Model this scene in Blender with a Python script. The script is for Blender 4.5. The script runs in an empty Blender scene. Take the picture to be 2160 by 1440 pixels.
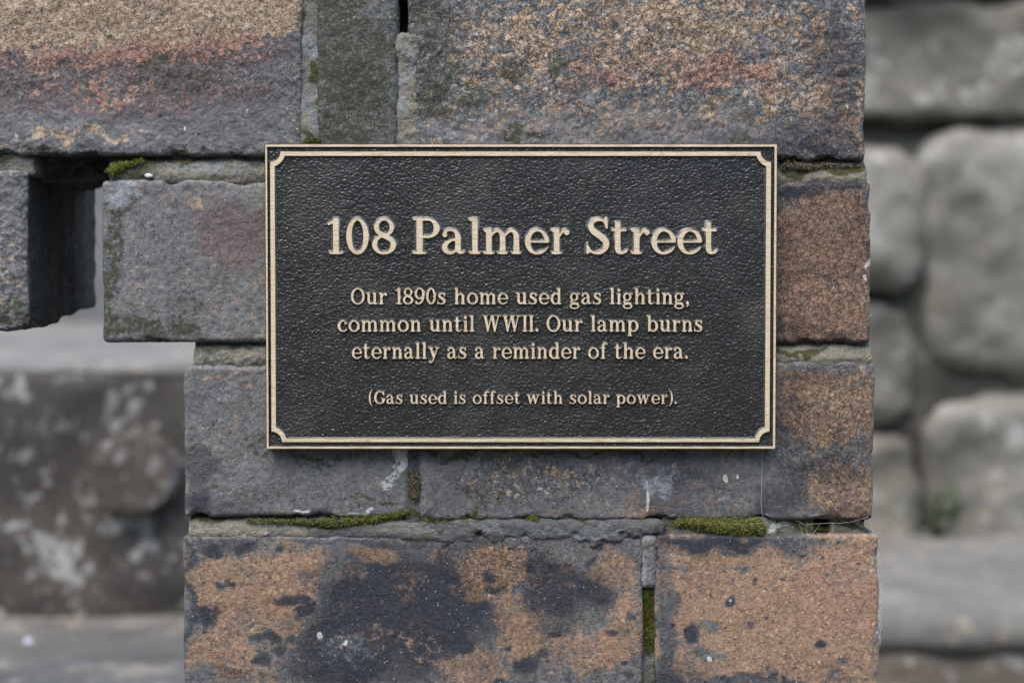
import bpy, math, random
import numpy as np
from mathutils import Vector

random.seed(7)
rng = np.random.default_rng(11)
sc = bpy.context.scene
COL = sc.collection

# ------------------------------------------------------------------ camera
FPX = 3345.0                    # focal length in photograph pixels (2160 wide)
D0, EYE, PITCH = 0.756, 1.35, math.radians(2.0)
cam_d = bpy.data.cameras.new('camera')
cam = bpy.data.objects.new('camera', cam_d)
COL.objects.link(cam)
cam.location = (0, -D0, EYE)
cam.rotation_euler = (math.pi / 2 - PITCH, 0, 0)
cam_d.sensor_width = 36.0
cam_d.lens = FPX / 2160 * 36.0
cam_d.clip_start = 0.01
cam_d.clip_end = 500
cam_d.dof.use_dof = True
cam_d.dof.focus_distance = D0 - 0.004
cam_d.dof.aperture_fstop = 5.0
sc.camera = cam

# ------------------------------------------------------------------ sky, sun, exposure
SUN_EL, SUN_AZ = math.radians(60), math.radians(205)   # azimuth measured from +Y clockwise
world = bpy.data.worlds.new('World')
sc.world = world
world.use_nodes = True
wn = world.node_tree
bg = wn.nodes['Background']
sky = wn.nodes.new('ShaderNodeTexSky')
sky.sky_type = 'NISHITA'
sky.sun_disc = False
sky.sun_elevation = SUN_EL
sky.sun_rotation = SUN_AZ
sky.air_density = 1.0
sky.dust_density = 0.5
sky.ozone_density = 1.0
bg.inputs['Strength'].default_value = 0.13
wn.links.new(sky.outputs[0], bg.inputs['Color'])
sun_d = bpy.data.lights.new('sun', 'SUN')
sun_d.energy = 1.25
sun_d.angle = math.radians(50)
sun_d.color = (1.0, 0.87, 0.70)
sun = bpy.data.objects.new('sun', sun_d)
COL.objects.link(sun)
sd = Vector((math.sin(SUN_AZ) * math.cos(SUN_EL), math.cos(SUN_AZ) * math.cos(SUN_EL), math.sin(SUN_EL)))
sun.rotation_euler = (-sd).to_track_quat('-Z', 'Y').to_euler()
sun.location = (-1, -3, 5)
sc.view_settings.view_transform = 'Standard'
sc.view_settings.look = 'None'
sc.view_settings.exposure = 1.78
sc.cycles.use_denoising = True
sc.cycles.denoiser = 'OPENIMAGEDENOISE'
sc.cycles.denoising_input_passes = 'RGB_ALBEDO_NORMAL'
sc.cycles.denoising_prefilter = 'ACCURATE'
sc.cycles.max_bounces = 6
sc.view_settings.gamma = 1.0
sc.view_settings.use_curve_mapping = False

# ------------------------------------------------------------------ photograph pixel -> place
CP, SP = math.cos(PITCH), math.sin(PITCH)
def P(px, py, y=0.0):
    u, v = (px - 1080) / FPX, -(py - 720) / FPX
    dy, dz = CP + v * SP, -SP + v * CP
    t = (y + D0) / dy
    return (u * t, y, EYE + dz * t)
def XZ(px, py, y=0.0):
    p = P(px, py, y)
    return p[0], p[2]
def inv(x, z, y=0.0):           # wall-plane metres -> survey units (used to lay out stains)
    yy, zz = y + D0, z - EYE
    f = yy * CP - zz * SP
    upc = yy * SP + zz * CP
    return 1080 + FPX * x / f, 720 - FPX * upc / f

# ------------------------------------------------------------------ noise
def _hash(ix, iy, iz, seed):
    h = (ix.astype(np.int64) * 374761393 + iy.astype(np.int64) * 668265263 + iz.astype(np.int64) * 2147483647 + seed * 1274126177) & 0xFFFFFFFF
    h = ((h ^ (h >> 13)) * 1274126177) & 0xFFFFFFFF
    h = (h ^ (h >> 16)) & 0xFFFFFFFF
    return h.astype(np.float32) / np.float32(4294967295.0)
def vnoise(p, seed=0):
    f = np.floor(p)
    t = (p - f).astype(np.float32)
    t = t * t * (3 - 2 * t)
    i = f.astype(np.int64)
    r = 0
    for dx in (0, 1):
        wx = t[:, 0] if dx else 1 - t[:, 0]
        for dy in (0, 1):
            wy = t[:, 1] if dy else 1 - t[:, 1]
            for dz in (0, 1):
                wz = t[:, 2] if dz else 1 - t[:, 2]
                r = r + wx * wy * wz * _hash(i[:, 0] + dx, i[:, 1] + dy, i[:, 2] + dz, seed)
    return r * 2 - 1
def fbm(p, scale, octv=3, seed=0, gain=0.5):
    r, a, s = 0, 1.0, scale
    for o in range(octv):
        r = r + a * vnoise(p * s + 17.3 * o, seed + o)
        a *= gain
        s *= 2.07
    return r
def worley(p, scale, seed=0, jit=0.9):
    """distance to the nearest of jittered points and that cell's random number (2D in x,z)"""
    q = p[:, [0, 2]] * scale
    f = np.floor(q).astype(np.int64)
    best = np.full(len(q), 9.0); rnd = np.zeros(len(q))
    z = np.zeros(len(q), np.int64)
    for dx in (-1, 0, 1):
        for dz in (-1, 0, 1):
            cx, cz = f[:, 0] + dx, f[:, 1] + dz
            jx = _hash(cx, cz, z, seed + 1) * jit + 0.5 * (1 - jit); jz = _hash(cx, cz, z, seed + 2) * jit + 0.5 * (1 - jit)
            d = np.hypot(cx + jx - q[:, 0], cz + jz - q[:, 1])
            m = d < best
            best[m] = d[m]; rnd[m] = _hash(cx, cz, z, seed + 3)[m]
    return best, rnd
def sstep(a, b, x):
    t = np.clip((x - a) / (b - a), 0, 1)
    return t * t * (3 - 2 * t)

# ------------------------------------------------------------------ node helper
class NT:
    def __init__(self, name):
        self.m = bpy.data.materials.new(name)
        self.m.use_nodes = True
        self.t = self.m.node_tree
        self.b = self.t.nodes['Principled BSDF']
        g = self.t.nodes.new('ShaderNodeNewGeometry')
        self.pos = g.outputs['Position']
    def put(self, sock, v):
        if isinstance(v, bpy.types.NodeSocket):
            self.t.links.new(v, sock)
        elif isinstance(v, (tuple, list)):
            d = sock.default_value
            sock.default_value = tuple(v) + (1.0,) * (len(d) - len(v)) if len(d) > len(v) else tuple(v)
        else:
            sock.default_value = v
    def math(self, op, a, b=0.0, clamp=False, c=None):
        n = self.t.nodes.new('ShaderNodeMath'); n.operation = op; n.use_clamp = clamp
        self.put(n.inputs[0], a); self.put(n.inputs[1], b)
        if c is not None: self.put(n.inputs[2], c)
        return n.outputs[0]
    def add(self, a, b): return self.math('ADD', a, b)
    def sub(self, a, b): return self.math('SUBTRACT', a, b)
    def mul(self, a, b): return self.math('MULTIPLY', a, b)
    def mx(self, a, b): return self.math('MAXIMUM', a, b)
    def mix(self, f, a, b, mode='MIX'):
        n = self.t.nodes.new('ShaderNodeMix'); n.data_type = 'RGBA'; n.blend_type = mode
        self.put(n.inputs[0], f); self.put(n.inputs[6], a); self.put(n.inputs[7], b)
        return n.outputs[2]
    def ss(self, v, lo, hi, a=0.0, b=1.0):
        n = self.t.nodes.new('ShaderNodeMapRange'); n.interpolation_type = 'SMOOTHSTEP'
        self.put(n.inputs[0], v); n.inputs[1].default_value = lo; n.inputs[2].default_value = hi
        n.inputs[3].default_value = a; n.inputs[4].default_value = b
        return n.outputs[0]
    def noise(self, scale, detail=4, rough=0.55, vec=None, dist=0.0, color=False):
        n = self.t.nodes.new('ShaderNodeTexNoise')
        self.put(n.inputs['Vector'], vec or self.pos)
        n.inputs['Scale'].default_value = scale; n.inputs['Detail'].default_value = detail
        n.inputs['Roughness'].default_value = rough; n.inputs['Distortion'].default_value = dist
        return n.outputs['Color' if color else 'Fac']
    def cn(self, scale, detail=4, rough=0.55, gain=2.6, vec=None):
        return self.math('MULTIPLY_ADD', self.noise(scale, detail, rough, vec), gain, clamp=True, c=0.5 - 0.5 * gain)
    def vor(self, scale, feature='F1', vec=None, rand=1.0):
        n = self.t.nodes.new('ShaderNodeTexVoronoi'); n.feature = feature
        self.put(n.inputs['Vector'], vec or self.pos)
        n.inputs['Scale'].default_value = scale; n.inputs['Randomness'].default_value = rand
        if feature == 'DISTANCE_TO_EDGE':
            return n.outputs['Distance']
        s = self.t.nodes.new('ShaderNodeSeparateColor')
        self.t.links.new(n.outputs['Color'], s.inputs[0])
        return n.outputs['Distance'], s.outputs[0], s.outputs[1]
    def vscale(self, v, s):
        n = self.t.nodes.new('ShaderNodeVectorMath'); n.operation = 'MULTIPLY'
        self.put(n.inputs[0], v); n.inputs[1].default_value = s
        return n.outputs[0]
    def warp(self, scale, amt):
        c = self.noise(scale, 3, 0.5, color=True)
        n = self.t.nodes.new('ShaderNodeVectorMath'); n.operation = 'MULTIPLY_ADD'
        self.put(n.inputs[0], c); n.inputs[1].default_value = (amt, amt, amt)
        self.put(n.inputs[2], self.pos)
        return n.outputs[0]
    def attr(self, name):
        n = self.t.nodes.new('ShaderNodeAttribute'); n.attribute_name = name
        s = self.t.nodes.new('ShaderNodeSeparateColor')
        self.t.links.new(n.outputs['Color'], s.inputs[0])
        return s.outputs[0], s.outputs[1], s.outputs[2], n.outputs['Alpha']
    def bump(self, h, dist, strength=1.0, prev=None):
        n = self.t.nodes.new('ShaderNodeBump')
        n.inputs['Distance'].default_value = dist; n.inputs['Strength'].default_value = strength
        self.put(n.inputs['Height'], h)
        if prev is not None: self.t.links.new(prev, n.inputs['Normal'])
        return n.outputs[0]
    def done(self, color, rough=0.8, normal=None, metallic=0.0, spec=None, ior=None):
        self.put(self.b.inputs['Base Color'], color)
        self.put(self.b.inputs['Roughness'], rough)
        self.put(self.b.inputs['Metallic'], metallic)
        if spec is not None: self.put(self.b.inputs['Specular IOR Level'], spec)
        if ior is not None: self.b.inputs['IOR'].default_value = ior
        if normal is not None: self.t.links.new(normal, self.b.inputs['Normal'])
        return self.m

# ------------------------------------------------------------------ materials
def brick_material():
    t = NT('weathered_brick')
    tan, pink, dark, pale = t.attr('wear_a')
    moss, white, grain, crack = t.attr('wear_b')
    w0 = t.warp(300, 0.0016)
    w1 = t.warp(260, 0.0040)
    w2 = t.warp(900, 0.0010)
    nb = t.cn(60, 6, 0.65, 2.4)
    nm = t.cn(230, 9, 0.72, 2.6)
    nf = t.cn(1700, 4, 0.7, 2.2)
    nh = t.cn(560, 7, 0.7, 2.8, vec=w2)
    nq = t.cn(130, 7, 0.7, 2.6)
    d1, c1, c1b = t.vor(330, vec=w0)
    d2, c2, c2b = t.vor(820, vec=w2)
    # tan body showing through the burnt skin: crisp grains or soft flashing
    v0 = t.add(tan, t.mul(t.sub(nb, 0.5), 0.36))
    vh = t.add(v0, t.add(t.mul(t.sub(nm, 0.5), 0.6), t.mul(t.sub(nh, 0.5), 0.32)))
    vh = t.add(vh, t.mul(t.sub(nq, 0.5), 0.35))
    vh = t.add(vh, t.mul(t.mul(t.sub(c1, 0.5), grain), 0.9))
    vh = t.add(vh, t.mul(t.mul(t.sub(c2, 0.5), grain), 0.6))
    vs = t.add(v0, t.add(t.mul(t.sub(nm, 0.5), 0.75), t.mul(t.sub(nh, 0.5), 0.55)))
    vs = t.add(vs, t.mul(t.sub(c2, 0.5), 0.35))
    vs = t.add(vs, t.mul(t.sub(nq, 0.5), 0.55))
    fh = t.ss(vh, 0.40, 0.62)
    fs = t.ss(vs, -0.02, 1.0)
    gsel = t.ss(grain, 0.15, 0.6)
    ft = t.add(t.mul(fh, gsel), t.mul(fs, t.sub(1.0, gsel)))
    skin = t.mix(nm, (0.040, 0.042, 0.044), (0.205, 0.208, 0.206))
    skin = t.mix(t.ss(nq, 0.5, 1.0, 0, 0.65), skin, (0.055, 0.057, 0.064))
    skin = t.mix(t.ss(nq, 0.45, 0.0, 0, 0.45), skin, (0.205, 0.21, 0.21))
    skin = t.mix(t.mul(c2b, 0.42), skin, (0.26, 0.26, 0.26))
    skin = t.mix(t.ss(nh, 0.62, 0.98, 0, 0.5), skin, (0.165, 0.135, 0.105))
    skin = t.mix(t.ss(nh, 0.40, 0.08, 0, 0.6), skin, (0.215, 0.235, 0.250))
    skin = t.mix(t.ss(nb, 0.6, 0.95, 0, 0.5), skin, (0.120, 0.096, 0.080))
    skin = t.mix(t.mul(grain, 0.48), skin, t.mix(c1b, (0.15, 0.157, 0.16), (0.38, 0.38, 0.37)))
    skin = t.mix(t.ss(nf, 0.66, 1.0, 0, 0.6), skin, (0.36, 0.355, 0.35))
    skin = t.mix(t.ss(nf, 0.34, 0.05, 0, 0.6), skin, (0.028, 0.026, 0.026))
    dk = t.mix(nf, (0.016, 0.019, 0.026), (0.066, 0.071, 0.088))
    dk = t.mix(t.ss(nh, 0.7, 1.0, 0, 0.7), dk, (0.15, 0.115, 0.09))
    skin = t.mix(t.mul(dark, 0.78), skin, dk)
    body = t.mix(nm, (0.215, 0.135, 0.088), (0.385, 0.262, 0.175))
    body = t.mix(t.mul(c2, 0.45), body, (0.50, 0.35, 0.24))
    body = t.mix(t.mul(nq, 0.5), body, (0.33, 0.195, 0.125))
    body = t.mix(t.ss(nb, 0.55, 0.95, 0, 0.35), body, (0.46, 0.31, 0.20))
    body = t.mix(t.mul(gsel, 0.7), body, t.mix(c1b, (0.40, 0.29, 0.20), (0.62, 0.51, 0.39)))
    body = t.mix(t.ss(c2b, 0.90, 0.95, 0, 0.6), body, (0.60, 0.43, 0.23))
    body = t.mix(t.ss(nh, 0.30, 0.02, 0, 0.75), body, (0.12, 0.085, 0.07))
    body = t.mix(t.mul(t.math('MINIMUM', dark, 1.0), 0.62), body, t.mix(nm, (0.075, 0.050, 0.038), (0.20, 0.125, 0.088)))
    pk = t.ss(t.add(pink, t.add(t.mul(t.sub(nm, 0.5), 0.5), t.mul(t.sub(nq, 0.5), 0.5))), 0.2, 1.0)
    body = t.mix(t.mul(pk, 0.85), body, t.mix(nh, (0.22, 0.105, 0.08), (0.50, 0.29, 0.225)))
    skin = t.mix(t.mul(pk, 0.6), skin, t.mix(nh, (0.075, 0.045, 0.045), (0.22, 0.13, 0.125)))
    col = t.mix(ft, skin, body)
    # pale bloom
    pv = t.add(pale, t.mul(t.sub(t.cn(340, 8, 0.75, 2.4), 0.5), 0.85))
    pf = t.ss(pv, 0.5, 1.1)
    col = t.mix(t.mul(pf, 0.75), col, (0.37, 0.395, 0.43))
    # crazing: short broken dark cracks, never a closed net
    e1 = t.vor(300, 'DISTANCE_TO_EDGE', vec=w1)
    e2 = t.vor(820, 'DISTANCE_TO_EDGE', vec=w2)
    k1 = t.mul(t.ss(e1, 0.0, 0.08, 1, 0), t.ss(t.add(t.cn(330, 4, 0.7), t.mul(crack, 0.35)), 0.62, 0.85))
    k2 = t.mul(t.ss(e2, 0.0, 0.16, 1, 0), t.ss(t.add(t.cn(450, 4, 0.7), t.mul(crack, 0.30)), 0.62, 0.85))
    k3 = t.mul(t.mul(t.ss(d1, 0.42, 0.72), grain), t.ss(nh, 0.2, 0.6, 1, 0))
    k = t.mul(t.mx(k1, t.mx(t.mul(k2, 0.8), k3)), t.math('MINIMUM', t.mul(crack, 1.5), 1.0))
    # pits
    dp, cp_, cpb = t.vor(620, vec=t.warp(900, 0.0014))
    pit = t.mul(t.ss(dp, 0.10, 0.36, 1, 0), t.ss(cp_, 0.88, 0.92))
    hole = t.mx(t.mul(k, 0.85), t.mul(pit, 0.8))
    col = t.mix(hole, col, (0.024, 0.021, 0.020))
    # moss film
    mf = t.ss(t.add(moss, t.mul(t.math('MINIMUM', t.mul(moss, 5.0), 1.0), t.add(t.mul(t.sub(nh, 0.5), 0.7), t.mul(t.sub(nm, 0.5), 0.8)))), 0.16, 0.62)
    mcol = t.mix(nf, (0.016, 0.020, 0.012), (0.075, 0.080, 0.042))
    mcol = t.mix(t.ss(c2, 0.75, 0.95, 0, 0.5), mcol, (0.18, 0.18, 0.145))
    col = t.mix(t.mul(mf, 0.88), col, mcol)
    # white flakes, lichen, and scattered quartz specks
    wf = t.ss(t.add(white, t.mul(t.sub(t.cn(700, 5, 0.7, 2.4), 0.5), 0.55)), 0.46, 0.60)
    col = t.mix(t.mul(wf, 0.9), col, t.mix(nf, (0.40, 0.42, 0.40), (0.74, 0.75, 0.70)))
    ds, cs, csb = t.vor(900)
    spk = t.mul(t.ss(ds, 0.14, 0.28, 1, 0), t.ss(cs, 0.935, 0.94))
    col = t.mix(t.mul(spk, csb), col, (0.66, 0.66, 0.64))
    h = t.mul(t.sub(0.6, d1), t.mul(grain, 0.5))
    h = t.add(h, t.mul(t.sub(0.6, d2), 0.25))
    h = t.add(h, t.mul(nm, t.add(0.18, t.mul(grain, 0.25))))
    h = t.add(h, t.mul(nh, 0.14))
    h = t.sub(h, t.mul(hole, 0.8))
    h = t.add(h, t.mul(wf, 0.25))
    rough = t.ss(t.add(nm, t.mul(ft, 0.6)), 0.0, 1.3, 0.5, 0.9)
    return t.done(col, rough, t.bump(h, 0.0005, 1.0), spec=0.28)

def mortar_material():
    t = NT('old_lime_mortar')
    tan, pink, dark, pale = t.attr('wear_a')
    moss, white, grain, crack = t.attr('wear_b')
    nb = t.cn(120, 7, 0.7, 2.6)
    nm = t.cn(480, 7, 0.72, 2.6)
    nf = t.cn(1900, 4, 0.7, 2.4)
    d, c, cb = t.vor(1200)
    col = t.mix(nm, (0.085, 0.087, 0.080), (0.27, 0.262, 0.228))
    col = t.mix(t.mul(nb, 0.5), col, t.mix(nf, (0.12, 0.12, 0.115), (0.24, 0.235, 0.215)))
    tf = t.ss(t.add(tan, t.add(t.mul(t.sub(nb, 0.5), 0.5), t.mul(t.sub(nm, 0.5), 0.5))), 0.15, 0.95)
    col = t.mix(t.mul(tf, 0.8), col, t.mix(nf, (0.17, 0.145, 0.085), (0.50, 0.46, 0.35)))
    col = t.mix(t.mul(c, 0.35), col, (0.3, 0.29, 0.26))
    df = t.ss(t.add(dark, t.mul(t.sub(nm, 0.5), 0.5)), 0.1, 0.8)
    col = t.mix(t.mul(df, 0.8), col, t.mix(nm, (0.055, 0.060, 0.068), (0.165, 0.172, 0.185)))
    pf = t.ss(t.add(pale, t.add(t.mul(t.sub(nm, 0.5), 0.5), t.mul(t.sub(nf, 0.5), 0.3))), 0.2, 0.9)
    col = t.mix(t.mul(pf, 0.75), col, (0.35, 0.375, 0.39))
    col = t.mix(t.mul(t.ss(cb, 0.9, 0.94, 0, 0.7), t.ss(d, 0.2, 0.4, 1, 0)), col, (0.035, 0.032, 0.028))
    mf = t.ss(t.add(moss, t.add(t.mul(t.sub(nb, 0.5), 0.5), t.mul(t.sub(nm, 0.5), 0.6))), 0.22, 0.8)
    col = t.mix(t.mul(mf, 0.88), col, t.mix(nf, (0.018, 0.020, 0.009), (0.13, 0.13, 0.045)))
    wf = t.ss(t.add(white, t.mul(t.sub(nm, 0.5), 0.6)), 0.42, 0.62)
    col = t.mix(t.mul(wf, 0.85), col, t.mix(nf, (0.40, 0.45, 0.38), (0.66, 0.70, 0.62)))
    h = t.add(t.mul(nm, 0.6), t.mul(nf, 0.25))
    h = t.add(h, t.mul(t.sub(0.5, d), 0.4))
    h = t.add(h, t.mul(nb, 0.7))
    return t.done(col, 0.9, t.bump(h, 0.0008, 1.0), spec=0.1)

def stone_material(name, c0, c1, lich, amount, scale, stain=(0.06, 0.045, 0.03)):
    t = NT(name)
    nb = t.cn(scale * 0.35, 5, 0.6, 2.2)
    nm = t.cn(scale, 7, 0.62, 2.0)
    nf = t.cn(scale * 9, 5, 0.7, 2.0)
    col = t.mix(nb, c0, c1)
    col = t.mix(t.ss(t.noise(scale * 0.8, 5, 0.6, vec=t.vscale(t.pos, (1, 1, 2.3))), 0.5, 0.72, 0, 0.7), col, stain)
    nl = t.cn(scale * 1.7, 7, 0.68, 2.2)
    col = t.mix(t.ss(t.add(t.add(nl, t.mul(t.sub(nb, 0.5), 0.8)), t.mul(t.sub(nm, 0.5), 0.5)), 0.93 - amount * 0.6, 1.18 - amount * 0.6, 0, 0.95), col, lich)
    col = t.mix(t.mul(nf, 0.25), col, (0.35, 0.35, 0.33))
    h = t.add(nm, t.mul(nf, 0.4))
    return t.done(col, 0.9, t.bump(h, 0.004, 0.8), spec=0.08)

def field_material():
    t = NT('dark_patinated_field')
    n2 = t.cn(2600, 3, 0.6, 2.0)
    col = t.mix(n2, (0.005, 0.0053, 0.0056), (0.040, 0.039, 0.034))
    col = t.mix(t.ss(t.noise(45, 6, 0.65), 0.52, 0.72, 0, 0.5), col, (0.060, 0.055, 0.043))
    rg = t.add(t.ss(t.cn(1500, 3), 0, 1, 0.20, 0.42), t.ss(t.noise(30, 5, 0.6), 0.45, 0.7, 0, 0.18))
    return t.done(col, rg, t.bump(t.noise(1500, 2, 0.5), 0.00018, 1.0), metallic=0.0, spec=0.6, ior=1.62)

def patina_material():
    t = NT('dark_patina_bevel')
    n2 = t.noise(1600, 4, 0.6)
    n1 = t.noise(240, 4, 0.6)
    col = t.mix(n2, (0.010, 0.009, 0.008), (0.045, 0.036, 0.024))
    return t.done(col, t.ss(n1, 0.35, 0.65, 0.18, 0.34), t.bump(n2, 0.00012, 0.7), spec=0.9, ior=2.0)

def gold_material():
    t = NT('brushed_bronze')
    br = t.noise(1.0, 4, 0.7, vec=t.vscale(t.pos, (90, 1, 2600)))
    st = t.noise(120, 5, 0.7)
    fl = t.noise(1.0, 3, 0.7, vec=t.vscale(t.pos, (700, 1, 3000)))
    col = t.mix(t.ss(br, 0.36, 0.6), (0.56, 0.42, 0.25), (0.94, 0.80, 0.59))
    col = t.mix(t.ss(st, 0.56, 0.74, 0, 0.62), col, (0.40, 0.24, 0.10))
    col = t.mix(t.ss(fl, 0.70, 0.76, 0, 0.8), col, (0.10, 0.055, 0.02))
    bv = t.t.nodes.new('ShaderNodeBevel'); bv.samples = 4; bv.inputs['Radius'].default_value = 0.00042
    g = t.t.nodes.new('ShaderNodeNewGeometry')
    dt = t.t.nodes.new('ShaderNodeVectorMath'); dt.operation = 'DOT_PRODUCT'
    t.t.links.new(bv.outputs[0], dt.inputs[0]); t.t.links.new(g.outputs['Normal'], dt.inputs[1])
    edge = t.mul(t.ss(dt.outputs['Value'], 0.90, 0.995, 1, 0), t.ss(t.cn(900, 4, 0.7), 0.1, 0.8, 0.35, 1.0))
    col = t.mix(t.mul(edge, 0.75), col, (0.22, 0.12, 0.045))
    return t.done(col, 0.42, t.bump(br, 0.00012, 0.6), metallic=0.2, spec=0.6)

def moss_material(name, lo, hi, tip):
    t = NT(name)
    n1 = t.noise(500, 4, 0.6)
    _, c, cb = t.vor(2200)
    col = t.mix(t.ss(n1, 0.35, 0.65), lo, hi)
    col = t.mix(t.ss(t.noise(330, 4, 0.7), 0.52, 0.6, 0, 0.75), col, (0.12, 0.085, 0.035))
    col = t.mix(t.ss(c, 0.72, 0.8, 0, 0.8), col, tip)
    m = t.done(col, 0.7, spec=0.3)
    t.b.inputs['Subsurface Weight'].default_value = 0.0
    return m

M = {}
M['brick'] = brick_material()
M['mortar'] = mortar_material()
M['field'] = field_material()
M['patina'] = patina_material()
M['gold'] = gold_material()
M['moss'] = moss_material('green_moss', (0.06, 0.085, 0.008), (0.20, 0.25, 0.03), (0.26, 0.24, 0.08))
M['moss_bright'] = moss_material('yellow_green_moss', (0.09, 0.12, 0.012), (0.27, 0.32, 0.04), (0.36, 0.34, 0.12))
M['moss_dark'] = moss_material('brown_moss', (0.02, 0.022, 0.008), (0.085, 0.085, 0.025), (0.34, 0.29, 0.22))
M['stone_dark'] = stone_material('dark_lichened_stone', (0.026, 0.022, 0.020), (0.090, 0.074, 0.062), (0.42, 0.415, 0.39), 0.61, 50)
M['stone_brown'] = stone_material('brown_stone', (0.10, 0.08, 0.055), (0.24, 0.20, 0.15), (0.40, 0.38, 0.34), 0.6, 26)
M['stone_grey'] = stone_material('grey_sandstone', (0.13, 0.118, 0.088), (0.37, 0.35, 0.30), (0.45, 0.44, 0.40), 0.5, 30, (0.09, 0.075, 0.045))
M['stone_olive'] = stone_material('olive_grey_stone', (0.08, 0.072, 0.052), (0.25, 0.23, 0.18), (0.38, 0.365, 0.32), 0.5, 34, (0.10, 0.085, 0.055))
M['tread'] = stone_material('worn_step_stone', (0.12, 0.115, 0.10), (0.26, 0.25, 0.225), (0.34, 0.29, 0.22), 0.5, 20, (0.10, 0.10, 0.095))
M['dirt'] = stone_material('packed_earth', (0.045, 0.036, 0.026), (0.09, 0.075, 0.055), (0.12, 0.11, 0.09), 0.3, 30)
M['joint_earth'] = stone_material('joint_earth', (0.025, 0.022, 0.015), (0.09, 0.08, 0.058), (0.2, 0.19, 0.16), 0.4, 40)
M['stone_chunk'] = stone_material('dull_brown_stone', (0.045, 0.036, 0.028), (0.115, 0.088, 0.068), (0.3, 0.29, 0.27), 0.5, 60)
M['wall_grey'] = stone_material('grey_render', (0.11, 0.112, 0.11), (0.17, 0.172, 0.17), (0.2, 0.2, 0.2), 0.2, 8)
M['step'] = stone_material('streaked_step_stone', (0.07, 0.068, 0.06), (0.17, 0.162, 0.145), (0.30, 0.26, 0.20), 0.5, 24)
M['bank'] = stone_material('added_dark_bank', (0.03, 0.04, 0.016), (0.075, 0.09, 0.04), (0.14, 0.13, 0.09), 0.4, 3)  # dark cover of the unseen bank added for the plaque's reflections
def plain(name, c, r=0.6, spec=0.4):
    t = NT(name); n = t.noise(900, 3)
    return t.done(t.mix(t.mul(n, 0.5), c, tuple(x * 0.7 for x in c)), r, spec=spec)
M['moss_tip'] = plain('pale_moss_capsule', (0.40, 0.33, 0.22))
M['web'] = plain('cobweb_silk', (0.55, 0.56, 0.56))
M['leaf'] = plain('green_leaf', (0.03, 0.07, 0.018))
M['petal'] = plain('pale_petal', (0.66, 0.68, 0.82))
M['pebble'] = plain('white_grit', (0.58, 0.58, 0.54))
M['twig'] = plain('dry_root', (0.16, 0.10, 0.045))

# ------------------------------------------------------------------ mesh builders
def link(name, me, mat, parent=None):
    o = bpy.data.objects.new(name, me)
    COL.objects.link(o)
    if parent is not None: o.parent = parent
    for m in (mat if isinstance(mat, (list, tuple)) else [mat]):
        if m.name not in me.materials: me.materials.append(m)
    return o
def mesh_np(name, v, quads, tris=None, smooth=True):
    me = bpy.data.meshes.new(name)
    nt = 0 if tris is None else len(tris)
    nq = len(quads)
    me.vertices.add(len(v)); me.vertices.foreach_set('co', np.asarray(v, np.float32).ravel())
    loops = np.asarray(quads, np.int32).ravel()
    if nt: loops = np.concatenate([loops, np.asarray(tris, np.int32).ravel()])
    me.loops.add(len(loops)); me.loops.foreach_set('vertex_index', loops)
    me.polygons.add(nq + nt)
    st = np.arange(nq) * 4
    if nt: st = np.concatenate([st, nq * 4 + np.arange(nt) * 3])
    me.polygons.foreach_set('loop_start', st.astype(np.int32))
    me.update(calc_edges=True)
    me.polygons.foreach_set('use_smooth', np.full(nq + nt, smooth))
    me.validate()
    return me
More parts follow.
